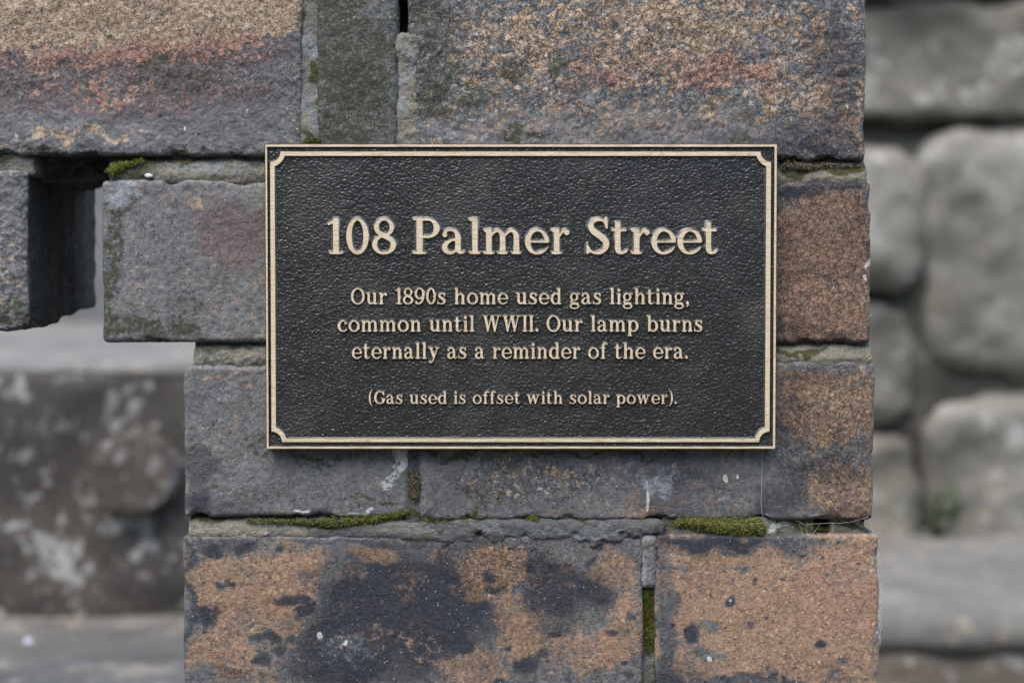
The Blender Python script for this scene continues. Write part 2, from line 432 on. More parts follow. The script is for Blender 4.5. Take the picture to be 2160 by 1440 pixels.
def superbox(lo, hi, sp, spy, spz=None, r=0.0025):
    """rounded box, dense in front (-Y), open lattice on five sides and a fan behind"""
    lo, hi = np.array(lo, float), np.array(hi, float)
    nx = max(3, int(round((hi[0] - lo[0]) / sp)) + 1)
    nz = max(3, int(round((hi[2] - lo[2]) / (spz or sp))) + 1)
    ys = [0.0]
    step = sp
    while ys[-1] < hi[1] - lo[1] - 1e-6:
        ys.append(min(hi[1] - lo[1], ys[-1] + step))
        if ys[-1] > 0.004: step = min(step * 1.35, spy)
    ys = np.array(ys); ny = len(ys)
    X = np.linspace(lo[0], hi[0], nx); Z = np.linspace(lo[2], hi[2], nz); Y = lo[1] + ys
    def ID(i, j, k): return (i * ny + j) * nz + k
    def grid(a, b): return np.meshgrid(np.arange(a), np.arange(b), indexing='ij')
    Q = []
    i, k = grid(nx - 1, nz - 1)
    Q.append(np.stack([ID(i, 0, k), ID(i + 1, 0, k), ID(i + 1, 0, k + 1), ID(i, 0, k + 1)], -1).reshape(-1, 4))
    j, k = grid(ny - 1, nz - 1)
    Q.append(np.stack([ID(0, j, k), ID(0, j, k + 1), ID(0, j + 1, k + 1), ID(0, j + 1, k)], -1).reshape(-1, 4))
    a = nx - 1
    Q.append(np.stack([ID(a, j, k), ID(a, j + 1, k), ID(a, j + 1, k + 1), ID(a, j, k + 1)], -1).reshape(-1, 4))
    i, j = grid(nx - 1, ny - 1)
    Q.append(np.stack([ID(i, j, 0), ID(i, j + 1, 0), ID(i + 1, j + 1, 0), ID(i + 1, j, 0)], -1).reshape(-1, 4))
    b = nz - 1
    Q.append(np.stack([ID(i, j, b), ID(i + 1, j, b), ID(i + 1, j + 1, b), ID(i, j + 1, b)], -1).reshape(-1, 4))
    Q = np.concatenate(Q)
    u, invx = np.unique(Q, return_inverse=True)
    Q = invx.reshape(-1, 4)
    kk = u % nz; jj = (u // nz) % ny; ii = u // (nz * ny)
    p = np.stack([X[ii], Y[jj], Z[kk]], -1)
    ilo, ihi = lo + r, hi - r
    ihi[1] = hi[1]
    inner = np.clip(p, ilo, ihi)
    d = p - inner
    L = np.linalg.norm(d, axis=1, keepdims=True); L[L < 1e-9] = 1
    n = d / L
    p = inner + n * r
    # back fan
    lut = {int(q): m for m, q in enumerate(u)}
    j = ny - 1
    ring = [ID(i, j, 0) for i in range(nx)] + [ID(nx - 1, j, k) for k in range(1, nz)] + \
           [ID(i, j, nz - 1) for i in range(nx - 2, -1, -1)] + [ID(0, j, k) for k in range(nz - 2, 0, -1)]
    ring = [lut[q] for q in ring]
    c = len(p)
    p = np.vstack([p, [(lo[0] + hi[0]) / 2, hi[1], (lo[2] + hi[2]) / 2]])
    n = np.vstack([n, [0, 1, 0]])
    tris = [(ring[(m + 1) % len(ring)], ring[m], c) for m in range(len(ring))]
    return p, n, Q, np.array(tris)

def masks(p, base, blobs):
    """eight wear values per vertex from a base and a list of irregular patches"""
    px, py = inv(p[:, 0], p[:, 2])
    q = p.copy(); q[:, 1] = 0
    wx = fbm(q, 90, 3, 51) * 22; wy = fbm(q, 90, 3, 77) * 22
    names = ('tan', 'pink', 'dark', 'pale', 'moss', 'white', 'grain', 'crack')
    out = {k: np.full(len(p), float(base.get(k, 0.0))) for k in names}
    for b in blobs:
        k, cx, cy, rx, ry, s = b[:6]
        wa = b[6] if len(b) > 6 else 1.0
        d = np.sqrt(((px + wx * wa - cx) / rx) ** 2 + ((py + wy * wa - cy) / ry) ** 2)
        out[k] += s * (1 - sstep(0.55, 1.25, d))
    A = np.stack([out[k] for k in names[:4]], -1).astype(np.float32)
    B = np.stack([out[k] for k in names[4:]], -1).astype(np.float32)
    return A, B
def set_wear(me, A, B):
    for nm, a in (('wear_a', A), ('wear_b', B)):
        at = me.color_attributes.new(nm, 'FLOAT_COLOR', 'POINT')
        at.data.foreach_set('color', np.clip(a, -1, 2).ravel())

def brick(parent, x0, y0, x1, y1, base, blobs=(), depth=0.11, proud=0.0, sp=0.00052, r=0.0025, seed=0, shape=None, amp=1.0, chip=0.55, label=None):
    xa, zb = XZ(x0, y1); xb, zt = XZ(x1, y0)
    p, n, Q, T = superbox((xa, -proud, zb), (xb, depth, zt), sp, 0.004, r=r)
    off = p + seed * 3.7
    lowd = fbm(off, 45, 2, seed) * 0.0007
    side = 1 - np.abs(n[:, 1])
    d = lowd * (1 - 0.45 * side) + (fbm(off, 210, 3, seed + 5) * 0.00021 * amp + fbm(off, 750, 2, seed + 9) * 0.00008 * amp) * (0.45 + base.get('grain', 0)) * (1 - 0.5 * side)
    ex = np.minimum(p[:, 0] - xa, xb - p[:, 0]); ez = np.minimum(p[:, 2] - zb, zt - p[:, 2])
    e = np.exp(-np.clip(np.minimum(ex, ez), 0, 1) / 0.0035) * np.exp(-np.clip(p[:, 1] + proud, 0, 1) / 0.006)
    ch = np.clip(fbm(off, 100, 4, seed + 20) - 0.12, 0, 1) * 0.0042 * chip
    ch = ch * (1 - 0.6 * (ex < ez))
    d = d - e * ch
    fm = n[:, 1] < -0.7
    gq = p[fm].copy(); gq += np.stack([fbm(gq, 420, 2, 31), fbm(gq, 420, 2, 32), fbm(gq, 420, 2, 33)], -1) * 0.0006
    wd, wr = worley(gq, 330, seed)
    wd2, wr2 = worley(gq, 620, seed + 7)
    gm = base.get('grain', 0) * amp
    d[fm] += ((0.45 - wd) * (0.35 + 0.9 * wr) * 0.00030 + (0.45 - wd2) * 0.00012) * (0.15 + gm)
    v = p + n * d[:, None]
    # chips also pull the arris inwards
    cx, cz = (xa + xb) / 2, (zb + zt) / 2
    v[:, 0] -= np.sign(p[:, 0] - cx) * np.exp(-np.clip(ex, 0, 1) / 0.003) * ch * 0.5
    v[:, 2] -= np.sign(p[:, 2] - cz) * np.exp(-np.clip(ez, 0, 1) / 0.003) * ch * 0.5
    if shape is not None: shape(v, p, n)
    A, B = masks(p, base, blobs)
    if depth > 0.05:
        k = sstep(0.004, 0.012, p[:, 1] + proud)      # sides: set darker with depth, whatever the face shows
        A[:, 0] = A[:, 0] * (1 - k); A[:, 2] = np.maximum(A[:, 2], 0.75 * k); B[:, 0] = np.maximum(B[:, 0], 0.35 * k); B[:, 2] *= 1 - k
    me = mesh_np('brick', v, Q, T)
    set_wear(me, A, B)
    o = link('brick', me, M['brick'], parent)
    if label: o['label'] = label
    return o
def mortar(parent, x0, y0, x1, y1, base, blobs=(), recess=0.003, depth=0.10, sp=0.0007, seed=0, amp=1.0, r=0.0014, prof=None, ov=5):
    xa, zb = XZ(x0, y1 + ov); xb, zt = XZ(x1, y0 - ov)
    p, n, Q, T = superbox((xa, recess, zb), (xb, depth, zt), sp, 0.006, r=r)
    off = p + seed * 2.3 + 9
    d = fbm(off, 60, 3, seed) * 0.0009 + fbm(off, 260, 3, seed + 3) * 0.0005 + fbm(off, 900, 2, seed + 7) * 0.00018
    v = p + n * (d * amp)[:, None]
    if prof is not None: prof(v, p, (p[:, 2] - zb) / (zt - zb), (p[:, 0] - xa) / (xb - xa))
    A, B = masks(p, base, blobs)
    me = mesh_np('mortar', v, Q, T)
    set_wear(me, A, B)
    return link('mortar', me, M['mortar'], parent)

def empty(name, loc, label=None, cat=None, group=None):
    o = bpy.data.objects.new(name, None)
    o.empty_display_size = 0.02
    COL.objects.link(o); o.location = loc
    if label: o['label'] = label
    if cat: o['category'] = cat
    if group: o['group'] = group
    return o
def tag(o, label, cat, group=None, kind=None):
    o['label'] = label; o['category'] = cat
    if group: o['group'] = group
    if kind: o['kind'] = kind
    return o

# ================================================================== GROUND
def ground():
    p, n, Q, T = [], [], [], []
    N = 90
    g = np.linspace(-1, 1, N)
    g = np.sign(g) * np.abs(g) ** 3 * 60
    X, Y = np.meshgrid(g, g, indexing='ij')
    v = np.stack([X.ravel(), Y.ravel() + 1, np.zeros(N * N)], -1)
    v[:, 2] = fbm(v, 1.2, 3, 4) * 0.012
    i, j = np.meshgrid(np.arange(N - 1), np.arange(N - 1), indexing='ij')
    q = np.stack([i * N + j, (i + 1) * N + j, (i + 1) * N + j + 1, i * N + j + 1], -1).reshape(-1, 4)
    o = link('ground', mesh_np('ground', v, q), M['dirt'])
    o['kind'] = 'structure'
ground()
def added_bank():
    # added dark bank, unseen behind the camera, for the bronze face to mirror
    n1_, n2_ = 120, 40
    a = np.radians(np.linspace(112, 248, n1_)); u = np.linspace(0, 1, n2_)
    A, U = np.meshgrid(a, u, indexing='ij')
    R = 4.6 + 2.6 * U ** 1.4
    v = np.stack([np.sin(A) * R, -D0 + np.cos(A) * R, U * 5.2], -1).reshape(-1, 3)
    v += np.stack([fbm(v, 2.0, 4, 61), fbm(v, 2.0, 4, 62), fbm(v, 2.0, 4, 63) * U.ravel()], -1) * 0.28
    i, j = np.meshgrid(np.arange(n1_ - 1), np.arange(n2_ - 1), indexing='ij')
    q = np.stack([i * n2_ + j, i * n2_ + j + 1, (i + 1) * n2_ + j + 1, (i + 1) * n2_ + j], -1).reshape(-1, 4)
    o = link('added_bank', mesh_np('added_bank', v, q), M['bank'])
    o['kind'] = 'structure'
added_bank()

# ================================================================== THE BRICK WALL
wall = empty('brick_wall', (0, 0, 0), 'weathered brick wall end with mossy joints, carrying the bronze plaque', 'wall')

TOPLEFT = [
    ('tan', 60, 20, 330, 62, 0.95), ('tan', 420, 40, 260, 60, 0.95), ('tan', 560, 30, 110, 70, 0.55),
    ('tan', 200, 90, 300, 30, 0.45), ('pink', 200, 112, 420, 40, 0.55), ('pink', 520, 108, 160, 34, 0.5), ('tan', 300, 112, 330, 26, 0.45),
    ('pink', 270, 185, 380, 75, 0.72), ('tan', 240, 170, 330, 60, 0.16), ('crack', 300, 260, 400, 70, -0.4), ('tan', 110, 140, 90, 30, 0.3), ('tan', 260, 190, 120, 30, 0.2),
    ('tan', 150, 288, 140, 14, 0.5), ('tan', 250, 295, 60, 10, 0.4), ('dark', 480, 240, 200, 70, 0.3),
    ('moss', 320, 140, 40, 22, 0.45), ('moss', 400, 165, 90, 30, 0.28), ('moss', 250, 60, 12, 40, 0.25),
    ('dark', 310, 10, 60, 30, 0.5), ('tan', 610, 270, 30, 60, 0.22), ('pale', 560, 190, 90, 90, 0.25), ('pale', 130, 240, 140, 40, 0.2),
    ('moss', 60, 322, 160, 7, 0.7), ('moss', 330, 322, 200, 8, 0.35), ('white', 32, 284, 5, 5, 0.9, 0.2), ('white', 393, 272, 3, 6, 0.8, 0.2),
]
TOPRIGHT = [
    ('tan', 1300, 50, 330, 75, 0.42), ('tan', 1500, 30, 260, 60, 0.25), ('tan', 1060, 120, 110, 80, 0.35), ('tan', 1230, 170, 120, 40, 0.15),
    ('pink', 1380, 145, 260, 50, 0.5), ('tan', 1400, 140, 230, 38, 0.42), ('pink', 1560, 160, 120, 44, 0.5), ('tan', 1560, 160, 110, 36, 0.4),
    ('pink', 1250, 175, 90, 30, 0.5), ('tan', 1480, 105, 40, 24, 0.5), ('tan', 1680, 100, 90, 60, 0.3), ('tan', 1690, 195, 110, 35, 0.5),
    ('tan', 1180, 250, 320, 40, 0.2), ('tan', 1600, 235, 160, 30, 0.22), ('tan', 1790, 260, 40, 40, 0.3), ('tan', 1824, 250, 9, 120, 0.75),
    ('dark', 1760, 100, 60, 80, 0.7), ('dark', 1760, 290, 110, 60, 0.8), ('dark', 1620, 310, 130, 40, 0.5), ('dark', 1790, 180, 40, 60, 0.5),
    ('moss', 905, 50, 95, 70, 0.42), ('moss', 905, 170, 60, 90, 0.34), ('moss', 960, 210, 70, 50, 0.3), ('grain', 1300, 280, 500, 60, -0.45), ('grain', 1760, 170, 70, 190, -0.5), ('dark', 1500, 260, 300, 50, 0.25), ('crack', 1300, 280, 500, 50, -0.4), ('moss', 1080, 145, 30, 22, 0.55),
    ('moss', 1160, 130, 22, 26, 0.5), ('moss', 1090, 288, 26, 18, 0.6), ('moss', 1150, 292, 34, 12, 0.5), ('moss', 1050, 200, 60, 40, 0.25),
    ('moss', 1560, 292, 40, 12, 0.5), ('moss', 1770, 205, 50, 10, 0.5), ('pale', 1560, 240, 200, 60, 0.3), ('pale', 960, 250, 120, 60, 0.35), ('pale', 1100, 300, 500, 20, 0.25),
    ('white', 1786, 227, 3, 7, 0.9, 0.2),
]
CLOSER = [('moss', 750, 110, 110, 110, 0.3), ('moss', 740, 230, 110, 110, 0.28), ('moss', 700, 30, 60, 40, 0.4), ('dark', 770, 170, 70, 50, 0.7),
          ('pale', 720, 90, 50, 50, 0.2), ('tan', 750, 15, 40, 15, 0.35), ('tan', 790, 270, 60, 20, 0.22), ('moss', 700, 290, 60, 20, 0.4), ('pale', 700, 200, 30, 50, 0.3)]
G = dict(grain=0.9, crack=0.55)
brick(wall, -350, -22, 637, 329, dict(tan=0.02, crack=0.6, grain=0.62, dark=0.15), TOPLEFT, seed=1, amp=1.3)
brick(wall, 668, -22, 842, 334, dict(tan=-0.3, crack=0.3, grain=0.35, moss=0.27, dark=0.3), CLOSER, seed=2, r=0.004, amp=1.5, proud=0.0006)
brick(wall, 860, -22, 1829, 339, dict(tan=0.15, crack=0.75, grain=0.8, pale=0.16), TOPRIGHT, seed=3, amp=1.5, proud=0.0004)

def hang_shape(v, p, n):
    # broken lower edge of the cut brick, hanging free under the course above
    zb = p[:, 2].min(); zt = p[:, 2].max()
    f = 1 - sstep(0, 0.03, p[:, 2] - zb)
    v[:, 2] += f * (sstep(0.02, 0.11, p[:, 1]) * 0.008 + fbm(p, 95, 4, 8) * 0.0018)
    # reed-like groove down the sawn end
    s = sstep(0.5, 1, n[:, 0])
    v[:, 0] -= s * (0.0022 * np.exp(-((p[:, 1] - 0.012) / 0.010) ** 2) + 0.0008 * np.abs(np.sin(p[:, 1] * 160)) + 0.0005 * fbm(p, 60, 3, 3))
brick(wall, -960, 360, 62, 694, depth=0.119, base=dict(tan=-0.02, crack=0.45, grain=0.7, pale=0.15), blobs=[('dark', 60, 520, 26, 260, 0.5), ('moss', 20, 660, 60, 40, 0.5), ('tan', 20, 600, 60, 80, 0.25), ('pale', 10, 500, 50, 200, 0.3)],
      seed=4, shape=hang_shape, amp=2.0)
LB = [('pink', 500, 490, 110, 90, 0.8), ('tan', 430, 430, 26, 20, 0.5), ('tan', 500, 600, 160, 90, 0.1), ('moss', 235, 560, 26, 170, 0.5), ('moss', 260, 690, 70, 26, 0.55),
      ('moss', 330, 700, 30, 20, 0.7), ('moss', 400, 690, 36, 30, 0.7), ('pale', 250, 500, 40, 200, 0.4), ('pale', 420, 560, 200, 100, 0.15), ('tan', 250, 640, 80, 60, 0.15),
      ('moss', 380, 640, 60, 30, 0.3), ('moss', 255, 445, 22, 18, 0.6), ('dark', 300, 400, 80, 20, 0.3), ('pale', 300, 400, 80, 30, 0.4)]
brick(wall, 216, 379, 1190, 722, dict(tan=0.03, crack=0.35, grain=0.35, pale=0.1), LB, seed=5, amp=1.2)
RB = [('tan', 1740, 560, 150, 200, 0.95), ('dark', 1740, 560, 150, 200, 0.35), ('dark', 1650, 600, 22, 160, 0.4), ('dark', 1740, 392, 120, 16, 0.9), ('tan', 1740, 392, 120, 14, -0.5), ('dark', 1815, 500, 24, 90, 0.7), ('tan', 1820, 480, 16, 70, -0.3),
      ('dark', 1740, 590, 120, 12, 0.7), ('tan', 1740, 590, 120, 10, -0.3), ('pink', 1830, 705, 26, 14, 0.8), ('tan', 1820, 440, 14, 30, 0.5), ('pink', 1760, 560, 120, 160, 0.22),
      ('white', 1832, 552, 7, 16, 1.0, 0.5), ('white', 1836, 588, 4, 10, 0.7, 0.5), ('white', 1835, 660, 4, 10, 0.6, 0.5), ('moss', 1660, 412, 30, 8, 0.2), ('dark', 1700, 700, 60, 20, 0.5)]
brick(wall, 1222, 384, 1839, 724, dict(tan=0.0, crack=0.9, grain=0.0, dark=0.3, pink=0.2), RB, seed=6, proud=0.0005)
CL = [('tan', 470, 795, 70, 14, 0.45), ('pale', 560, 920, 200, 140, 0.3), ('moss', 560, 940, 60, 30, 0.3), ('moss', 660, 970, 60, 20, 0.4), ('dark', 420, 1000, 30, 100, 0.7),
      ('moss', 530, 1040, 120, 26, 0.25), ('tan', 480, 940, 80, 50, 0.15), ('white', 852, 968, 20, 24, 0.62, 0.9), ('white', 838, 1008, 18, 28, 0.55, 1.1), ('white', 826, 972, 20, 18, 0.5, 1.0), ('white', 745, 1075, 40, 9, 0.7, 0.8),
      ('white', 645, 1070, 28, 7, 0.72, 0.8), ('moss', 760, 1045, 30, 8, 0.6), ('moss', 820, 1068, 40, 8, 0.6), ('dark', 470, 1070, 90, 24, 0.5), ('moss', 700, 955, 140, 10, 0.35), ('tan', 460, 870, 60, 30, 0.15)]
brick(wall, 389, 771, 862, 1090, dict(tan=-0.02, crack=0.3, grain=0.35, pale=0.18, dark=0.15), CL, seed=7)
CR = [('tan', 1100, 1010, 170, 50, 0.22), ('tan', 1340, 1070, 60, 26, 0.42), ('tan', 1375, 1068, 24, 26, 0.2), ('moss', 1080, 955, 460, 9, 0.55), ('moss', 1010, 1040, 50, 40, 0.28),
      ('crack', 1120, 1020, 180, 50, 0.7), ('grain', 1120, 1020, 180, 50, 0.6), ('pale', 1340, 1000, 120, 50, 0.4), ('dark', 1440, 1050, 120, 80, 0.55), ('dark', 1380, 980, 120, 40, 0.4),
      ('tan', 1760, 860, 130, 90, 0.8), ('dark', 1760, 900, 130, 200, 0.2), ('tan', 1780, 1040, 90, 70, 0.7), ('tan', 1680, 800, 60, 40, 0.5), ('tan', 1500, 1050, 90, 30, 0.25), ('dark', 1690, 800, 80, 30, 0.8), ('dark', 1660, 880, 50, 60, 0.7),
      ('dark', 1740, 990, 90, 28, 0.8), ('dark', 1800, 1080, 60, 20, 0.6), ('dark', 1650, 1050, 60, 50, 0.75), ('tan', 1525, 1005, 12, 10, 0.0), ('white', 1524, 1006, 7, 8, 1.0, 0.3), ('white', 1552, 1002, 4, 5, 0.8, 0.3),
      ('white', 1366, 1055, 3.5, 26, 1.1, 0.1), ('white', 1365, 1018, 1.8, 10, 0.8, 0.1), ('pale', 1510, 1050, 60, 40, 0.45), ('crack', 1760, 900, 130, 200, 0.5), ('pale', 1400, 1010, 60, 30, 0.3),
      ('tan', 1830, 1030, 12, 90, 0.4), ('dark', 950, 1030, 60, 60, 0.3)]
def cr_shape(v, p, n): pass
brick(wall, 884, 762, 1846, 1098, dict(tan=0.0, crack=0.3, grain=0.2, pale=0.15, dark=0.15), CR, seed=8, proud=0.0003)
DL = [('tan', 500, 1230, 130, 80, 0.85), ('tan', 620, 1180, 60, 40, 0.6), ('tan', 470, 1360, 70, 90, 0.7), ('tan', 590, 1310, 60, 60, 0.65), ('tan', 560, 1420, 40, 40, 0.5), ('tan', 640, 1230, 40, 60, 0.5),
      ('dark', 440, 1290, 34, 24, 1.2), ('tan', 440, 1290, 34, 24, -0.8), ('dark', 610, 1262, 40, 14, 1.2, 0.6), ('tan', 612, 1262, 40, 13, -0.9, 0.6), ('dark', 560, 1340, 26, 14, 1.0), ('tan', 560, 1340, 26, 14, -0.7), ('dark', 640, 1290, 22, 26, 1.0), ('tan', 640, 1290, 22, 26, -0.7),
      ('dark', 480, 1420, 26, 16, 1.0), ('tan', 430, 1415, 26, 16, -0.7), ('tan', 500, 1195, 34, 8, -0.5), ('dark', 450, 1155, 30, 16, 1.0), ('tan', 450, 1155, 30, 16, -0.8),
      ('dark', 850, 1310, 220, 150, 0.95), ('dark', 700, 1400, 110, 70, 0.9), ('tan', 780, 1165, 60, 26, 0.7), ('tan', 730, 1215, 30, 20, 0.4), ('tan', 925, 1175, 36, 18, 0.35), ('tan', 870, 1235, 26, 30, 0.3),
      ('tan', 1050, 1190, 90, 38, 0.85), ('tan', 1020, 1230, 60, 30, 0.8), ('tan', 1090, 1310, 60, 60, 0.75), ('tan', 1000, 1410, 90, 40, 0.7), ('tan', 1200, 1370, 130, 44, 0.62), ('dark', 1180, 1230, 120, 60, 0.5), ('dark', 870, 1250, 200, 130, 0.4), ('tan', 870, 1290, 200, 130, -0.15), ('tan', 1300, 1200, 46, 44, 0.65),
      ('tan', 1310, 1330, 46, 90, 0.75), ('dark', 1200, 1240, 90, 60, 0.7), ('dark', 1160, 1300, 60, 60, 0.6), ('dark', 1110, 1395, 22, 26, 1.0, 0.6), ('tan', 1110, 1395, 22, 24, -0.9, 0.6),
      ('pale', 780, 1300, 170, 100, 0.36), ('pale', 720, 1400, 110, 60, 0.34), ('tan', 820, 1370, 120, 50, 0.16), ('pale', 1050, 1145, 340, 14, 0.3), ('white', 680, 1347, 9, 8, 1.0, 0.5), ('white', 732, 1361, 5, 6, 1.0, 0.3), ('white', 1037, 1253, 3, 5, 0.9, 0.3),
      ('dark', 395, 1250, 14, 120, 0.8), ('tan', 395, 1250, 14, 140, -0.5), ('crack', 1060, 1190, 140, 60, 0.5), ('grain', 820, 1370, 200, 100, 0.4), ('dark', 700, 1140, 300, 8, 0.5), ('tan', 700, 1140, 380, 8, -0.4), ('tan', 780, 1350, 90, 26, 0.28), ('tan', 900, 1350, 60, 40, 0.3)]
_r = random.Random(5)
for _k in range(46):
    x_, y_, a_ = _r.uniform(400, 1340), _r.uniform(1150, 1440), _r.uniform(5, 17)
    DL += [('dark', x_, y_, a_, a_ * _r.uniform(0.5, 1.0), 0.9, 0.5), ('tan', x_, y_, a_ * 1.1, a_ * _r.uniform(0.5, 1.0), -0.75, 0.5)]
brick(wall, 388, 1131, 1356, 1482, dict(tan=0.03, crack=0.45, grain=0.08, pale=0.02, dark=0.15), DL, seed=9, r=0.0014, chip=0.2)
DR = [('dark', 1540, 1266, 12, 12, 1.2, 0.3), ('tan', 1540, 1266, 13, 13, -1.3, 0.3), ('white', 1540, 1265, 3.5, 4, 1.0, 0.1), ('tan', 1463, 1338, 22, 20, -1.3, 0.6), ('dark', 1463, 1338, 22, 20, 1.1, 0.6), ('tan', 1497, 1320, 16, 16, -1.1, 0.5), ('tan', 1500, 1375, 36, 14, -0.9, 0.6),
      ('tan', 1728, 1357, 14, 11, -1.2, 0.4), ('dark', 1728, 1357, 12, 11, 1.2, 0.4), ('tan', 1770, 1410, 16, 12, -0.9), ('dark', 1450, 1420, 50, 26, 0.5), ('tan', 1450, 1440, 50, 20, -0.7), ('tan', 1440, 1205, 30, 12, -0.6),
      ('dark', 1500, 1140, 120, 14, 0.6), ('tan', 1560, 1138, 200, 9, -0.6), ('white', 1493, 1386, 8, 9, 0.95, 0.5), ('white', 1727, 1396, 3, 5, 1.0, 0.2), ('pink', 1760, 1240, 110, 110, 0.4), ('tan', 1395, 1360, 14, 100, -0.6), ('tan', 1560, 1208, 24, 7, -0.8, 0.6),
      ('tan', 1850, 1300, 8, 140, -0.6), ('tan', 1640, 1300, 160, 120, 0.2), ('white', 1852, 1340, 4, 26, 0.55, 0.6)]
for _k in range(34):
    x_, y_, a_ = _r.uniform(1392, 1850), _r.uniform(1140, 1440), _r.uniform(2.5, 8)
    DR += [('dark', x_, y_, a_, a_ * _r.uniform(0.5, 1.0), 0.9, 0.4), ('tan', x_, y_, a_, a_ * _r.uniform(0.5, 1.0), -0.8, 0.4)]
DR += [('tan', 1400, 1300, 26, 190, -0.5), ('dark', 1400, 1300, 26, 190, 0.5), ('tan', 1560, 1140, 220, 30, -0.5), ('dark', 1540, 1140, 200, 30, 0.7), ('dark', 1450, 1390, 60, 60, 0.3), ('tan', 1455, 1395, 60, 50, -0.3), ('tan', 1560, 1442, 240, 14, -0.8), ('dark', 1560, 1442, 240, 14, 0.8), ('pink', 1560, 1290, 300, 160, 0.15)]
brick(wall, 1382, 1126, 1856, 1482, dict(tan=0.85, crack=0.38, grain=0.05), DR, seed=10, proud=0.0004)

# mortar: bed joint between first and second course
def bulge(v, p, tz, tx):      # undercut top, rounded bead below
    v[:, 1] += 0.0035 * sstep(0.55, 0.95, tz) - 0.0012 * np.exp(-((tz - 0.3) / 0.2) ** 2)
mortar(wall, 226, 326, 1190, 383, dict(tan=0.35), [('moss', 300, 338, 260, 8, 0.8), ('pale', 420, 350, 120, 16, 0.5), ('tan', 450, 370, 110, 8, 0.6), ('moss', 270, 350, 60, 30, 0.6), ('dark', 350, 350, 60, 12, 0.4)], recess=0.002, seed=1, prof=bulge, depth=0.108)
mortar(wall, 1190, 334, 1828, 388, dict(tan=0.5), [('moss', 1720, 352, 130, 11, 0.8), ('tan', 1700, 372, 120, 10, 0.4), ('moss', 1800, 345, 60, 8, 0.6)], recess=0.002, seed=2, prof=bulge, depth=0.108)
def hangm(v, p, tz, tx):
    v[:, 2] += (1 - sstep(0.0, 0.35, tz)) * fbm(p, 70, 3, 4) * 0.003
mortar(wall, -960, 326, 70, 364, dict(tan=0.2, moss=0.25), [('moss', 40, 340, 60, 20, 0.5)], recess=0.002, seed=3, depth=0.108)
# mortar clinging under the first course in the open slot
mo = mortar(wall, 50, 324, 236, 368, dict(dark=0.6, moss=0.1), [], recess=0.022, seed=4, depth=0.105, prof=hangm, amp=3.0)
# upright joints of the first course
mortar(wall, 634, -22, 674, 328, dict(tan=0.3, pale=0.25, moss=0.2), [('pale', 655, 110, 26, 40, 0.6), ('pale', 665, 240, 16, 80, 0.4), ('tan', 648, 250, 9, 80, 0.9), ('moss', 660, 150, 18, 14, 0.9), ('moss', 640, 60, 6, 40, 0.7), ('moss', 650, 300, 26, 10, 0.7), ('moss', 680, 210, 12, 60, 0.6)], recess=0.0012, seed=5, amp=0.9)
mortar(wall, 834, 74, 888, 334, dict(tan=0.55, pale=0.25, moss=0.12), [('pale', 858, 170, 18, 80, 0.4), ('tan', 882, 150, 8, 90, 0.9), ('tan', 835, 150, 6, 90, 0.8), ('tan', 880, 210, 14, 24, 0.8), ('moss', 850, 275, 20, 10, 0.4), ('tan', 870, 270, 26, 20, 0.5)], recess=-0.0012, seed=6, amp=1.1, r=0.004)
mortar(wall, 838, -22, 866, 74, dict(dark=0.6, moss=0.5), [], recess=0.02, seed=7)
# upright joint of the second course is behind the plaque
mortar(wall, 1186, 380, 1228, 722, dict(), [], recess=0.003, seed=8)
# bed joint between second and third course
mortar(wall, 404, 716, 1240, 776, dict(tan=0.4), [('moss', 480, 732, 90, 7, 0.6), ('pale', 470, 755, 60, 10, 0.3), ('tan', 520, 748, 60, 14, 0.4)], recess=0.0022, seed=9, prof=bulge, amp=1.3, depth=0.108)
mortar(wall, 1236, 718, 1843, 768, dict(tan=0.85), [('moss', 1700, 734, 110, 5, 0.9), ('white', 1680, 757, 90, 4, 0.6), ('pale', 1720, 748, 100, 8, 0.3), ('dark', 1788, 746, 8, 6, 0.9)], recess=0.0015, seed=10, prof=bulge, depth=0.108)
mortar(wall, -1690, 690, -830, 760, dict(tan=0.4), [], recess=0.003, sp=0.004, r=0.003, depth=0.1, seed=51)
brick(wall, -1700, 360, -986, 694, dict(tan=0.1, crack=0.5, grain=0.4), [], sp=0.004, r=0.004, seed=52)
# upright joint of the third course, smeared flush
mortar(wall, 856, 764, 892, 1100, dict(dark=0.75, pale=0.1), [('tan', 878, 960, 8, 40, 0.5), ('dark', 870, 1020, 30, 60, 0.3)], recess=0.0006, seed=11, amp=0.5)
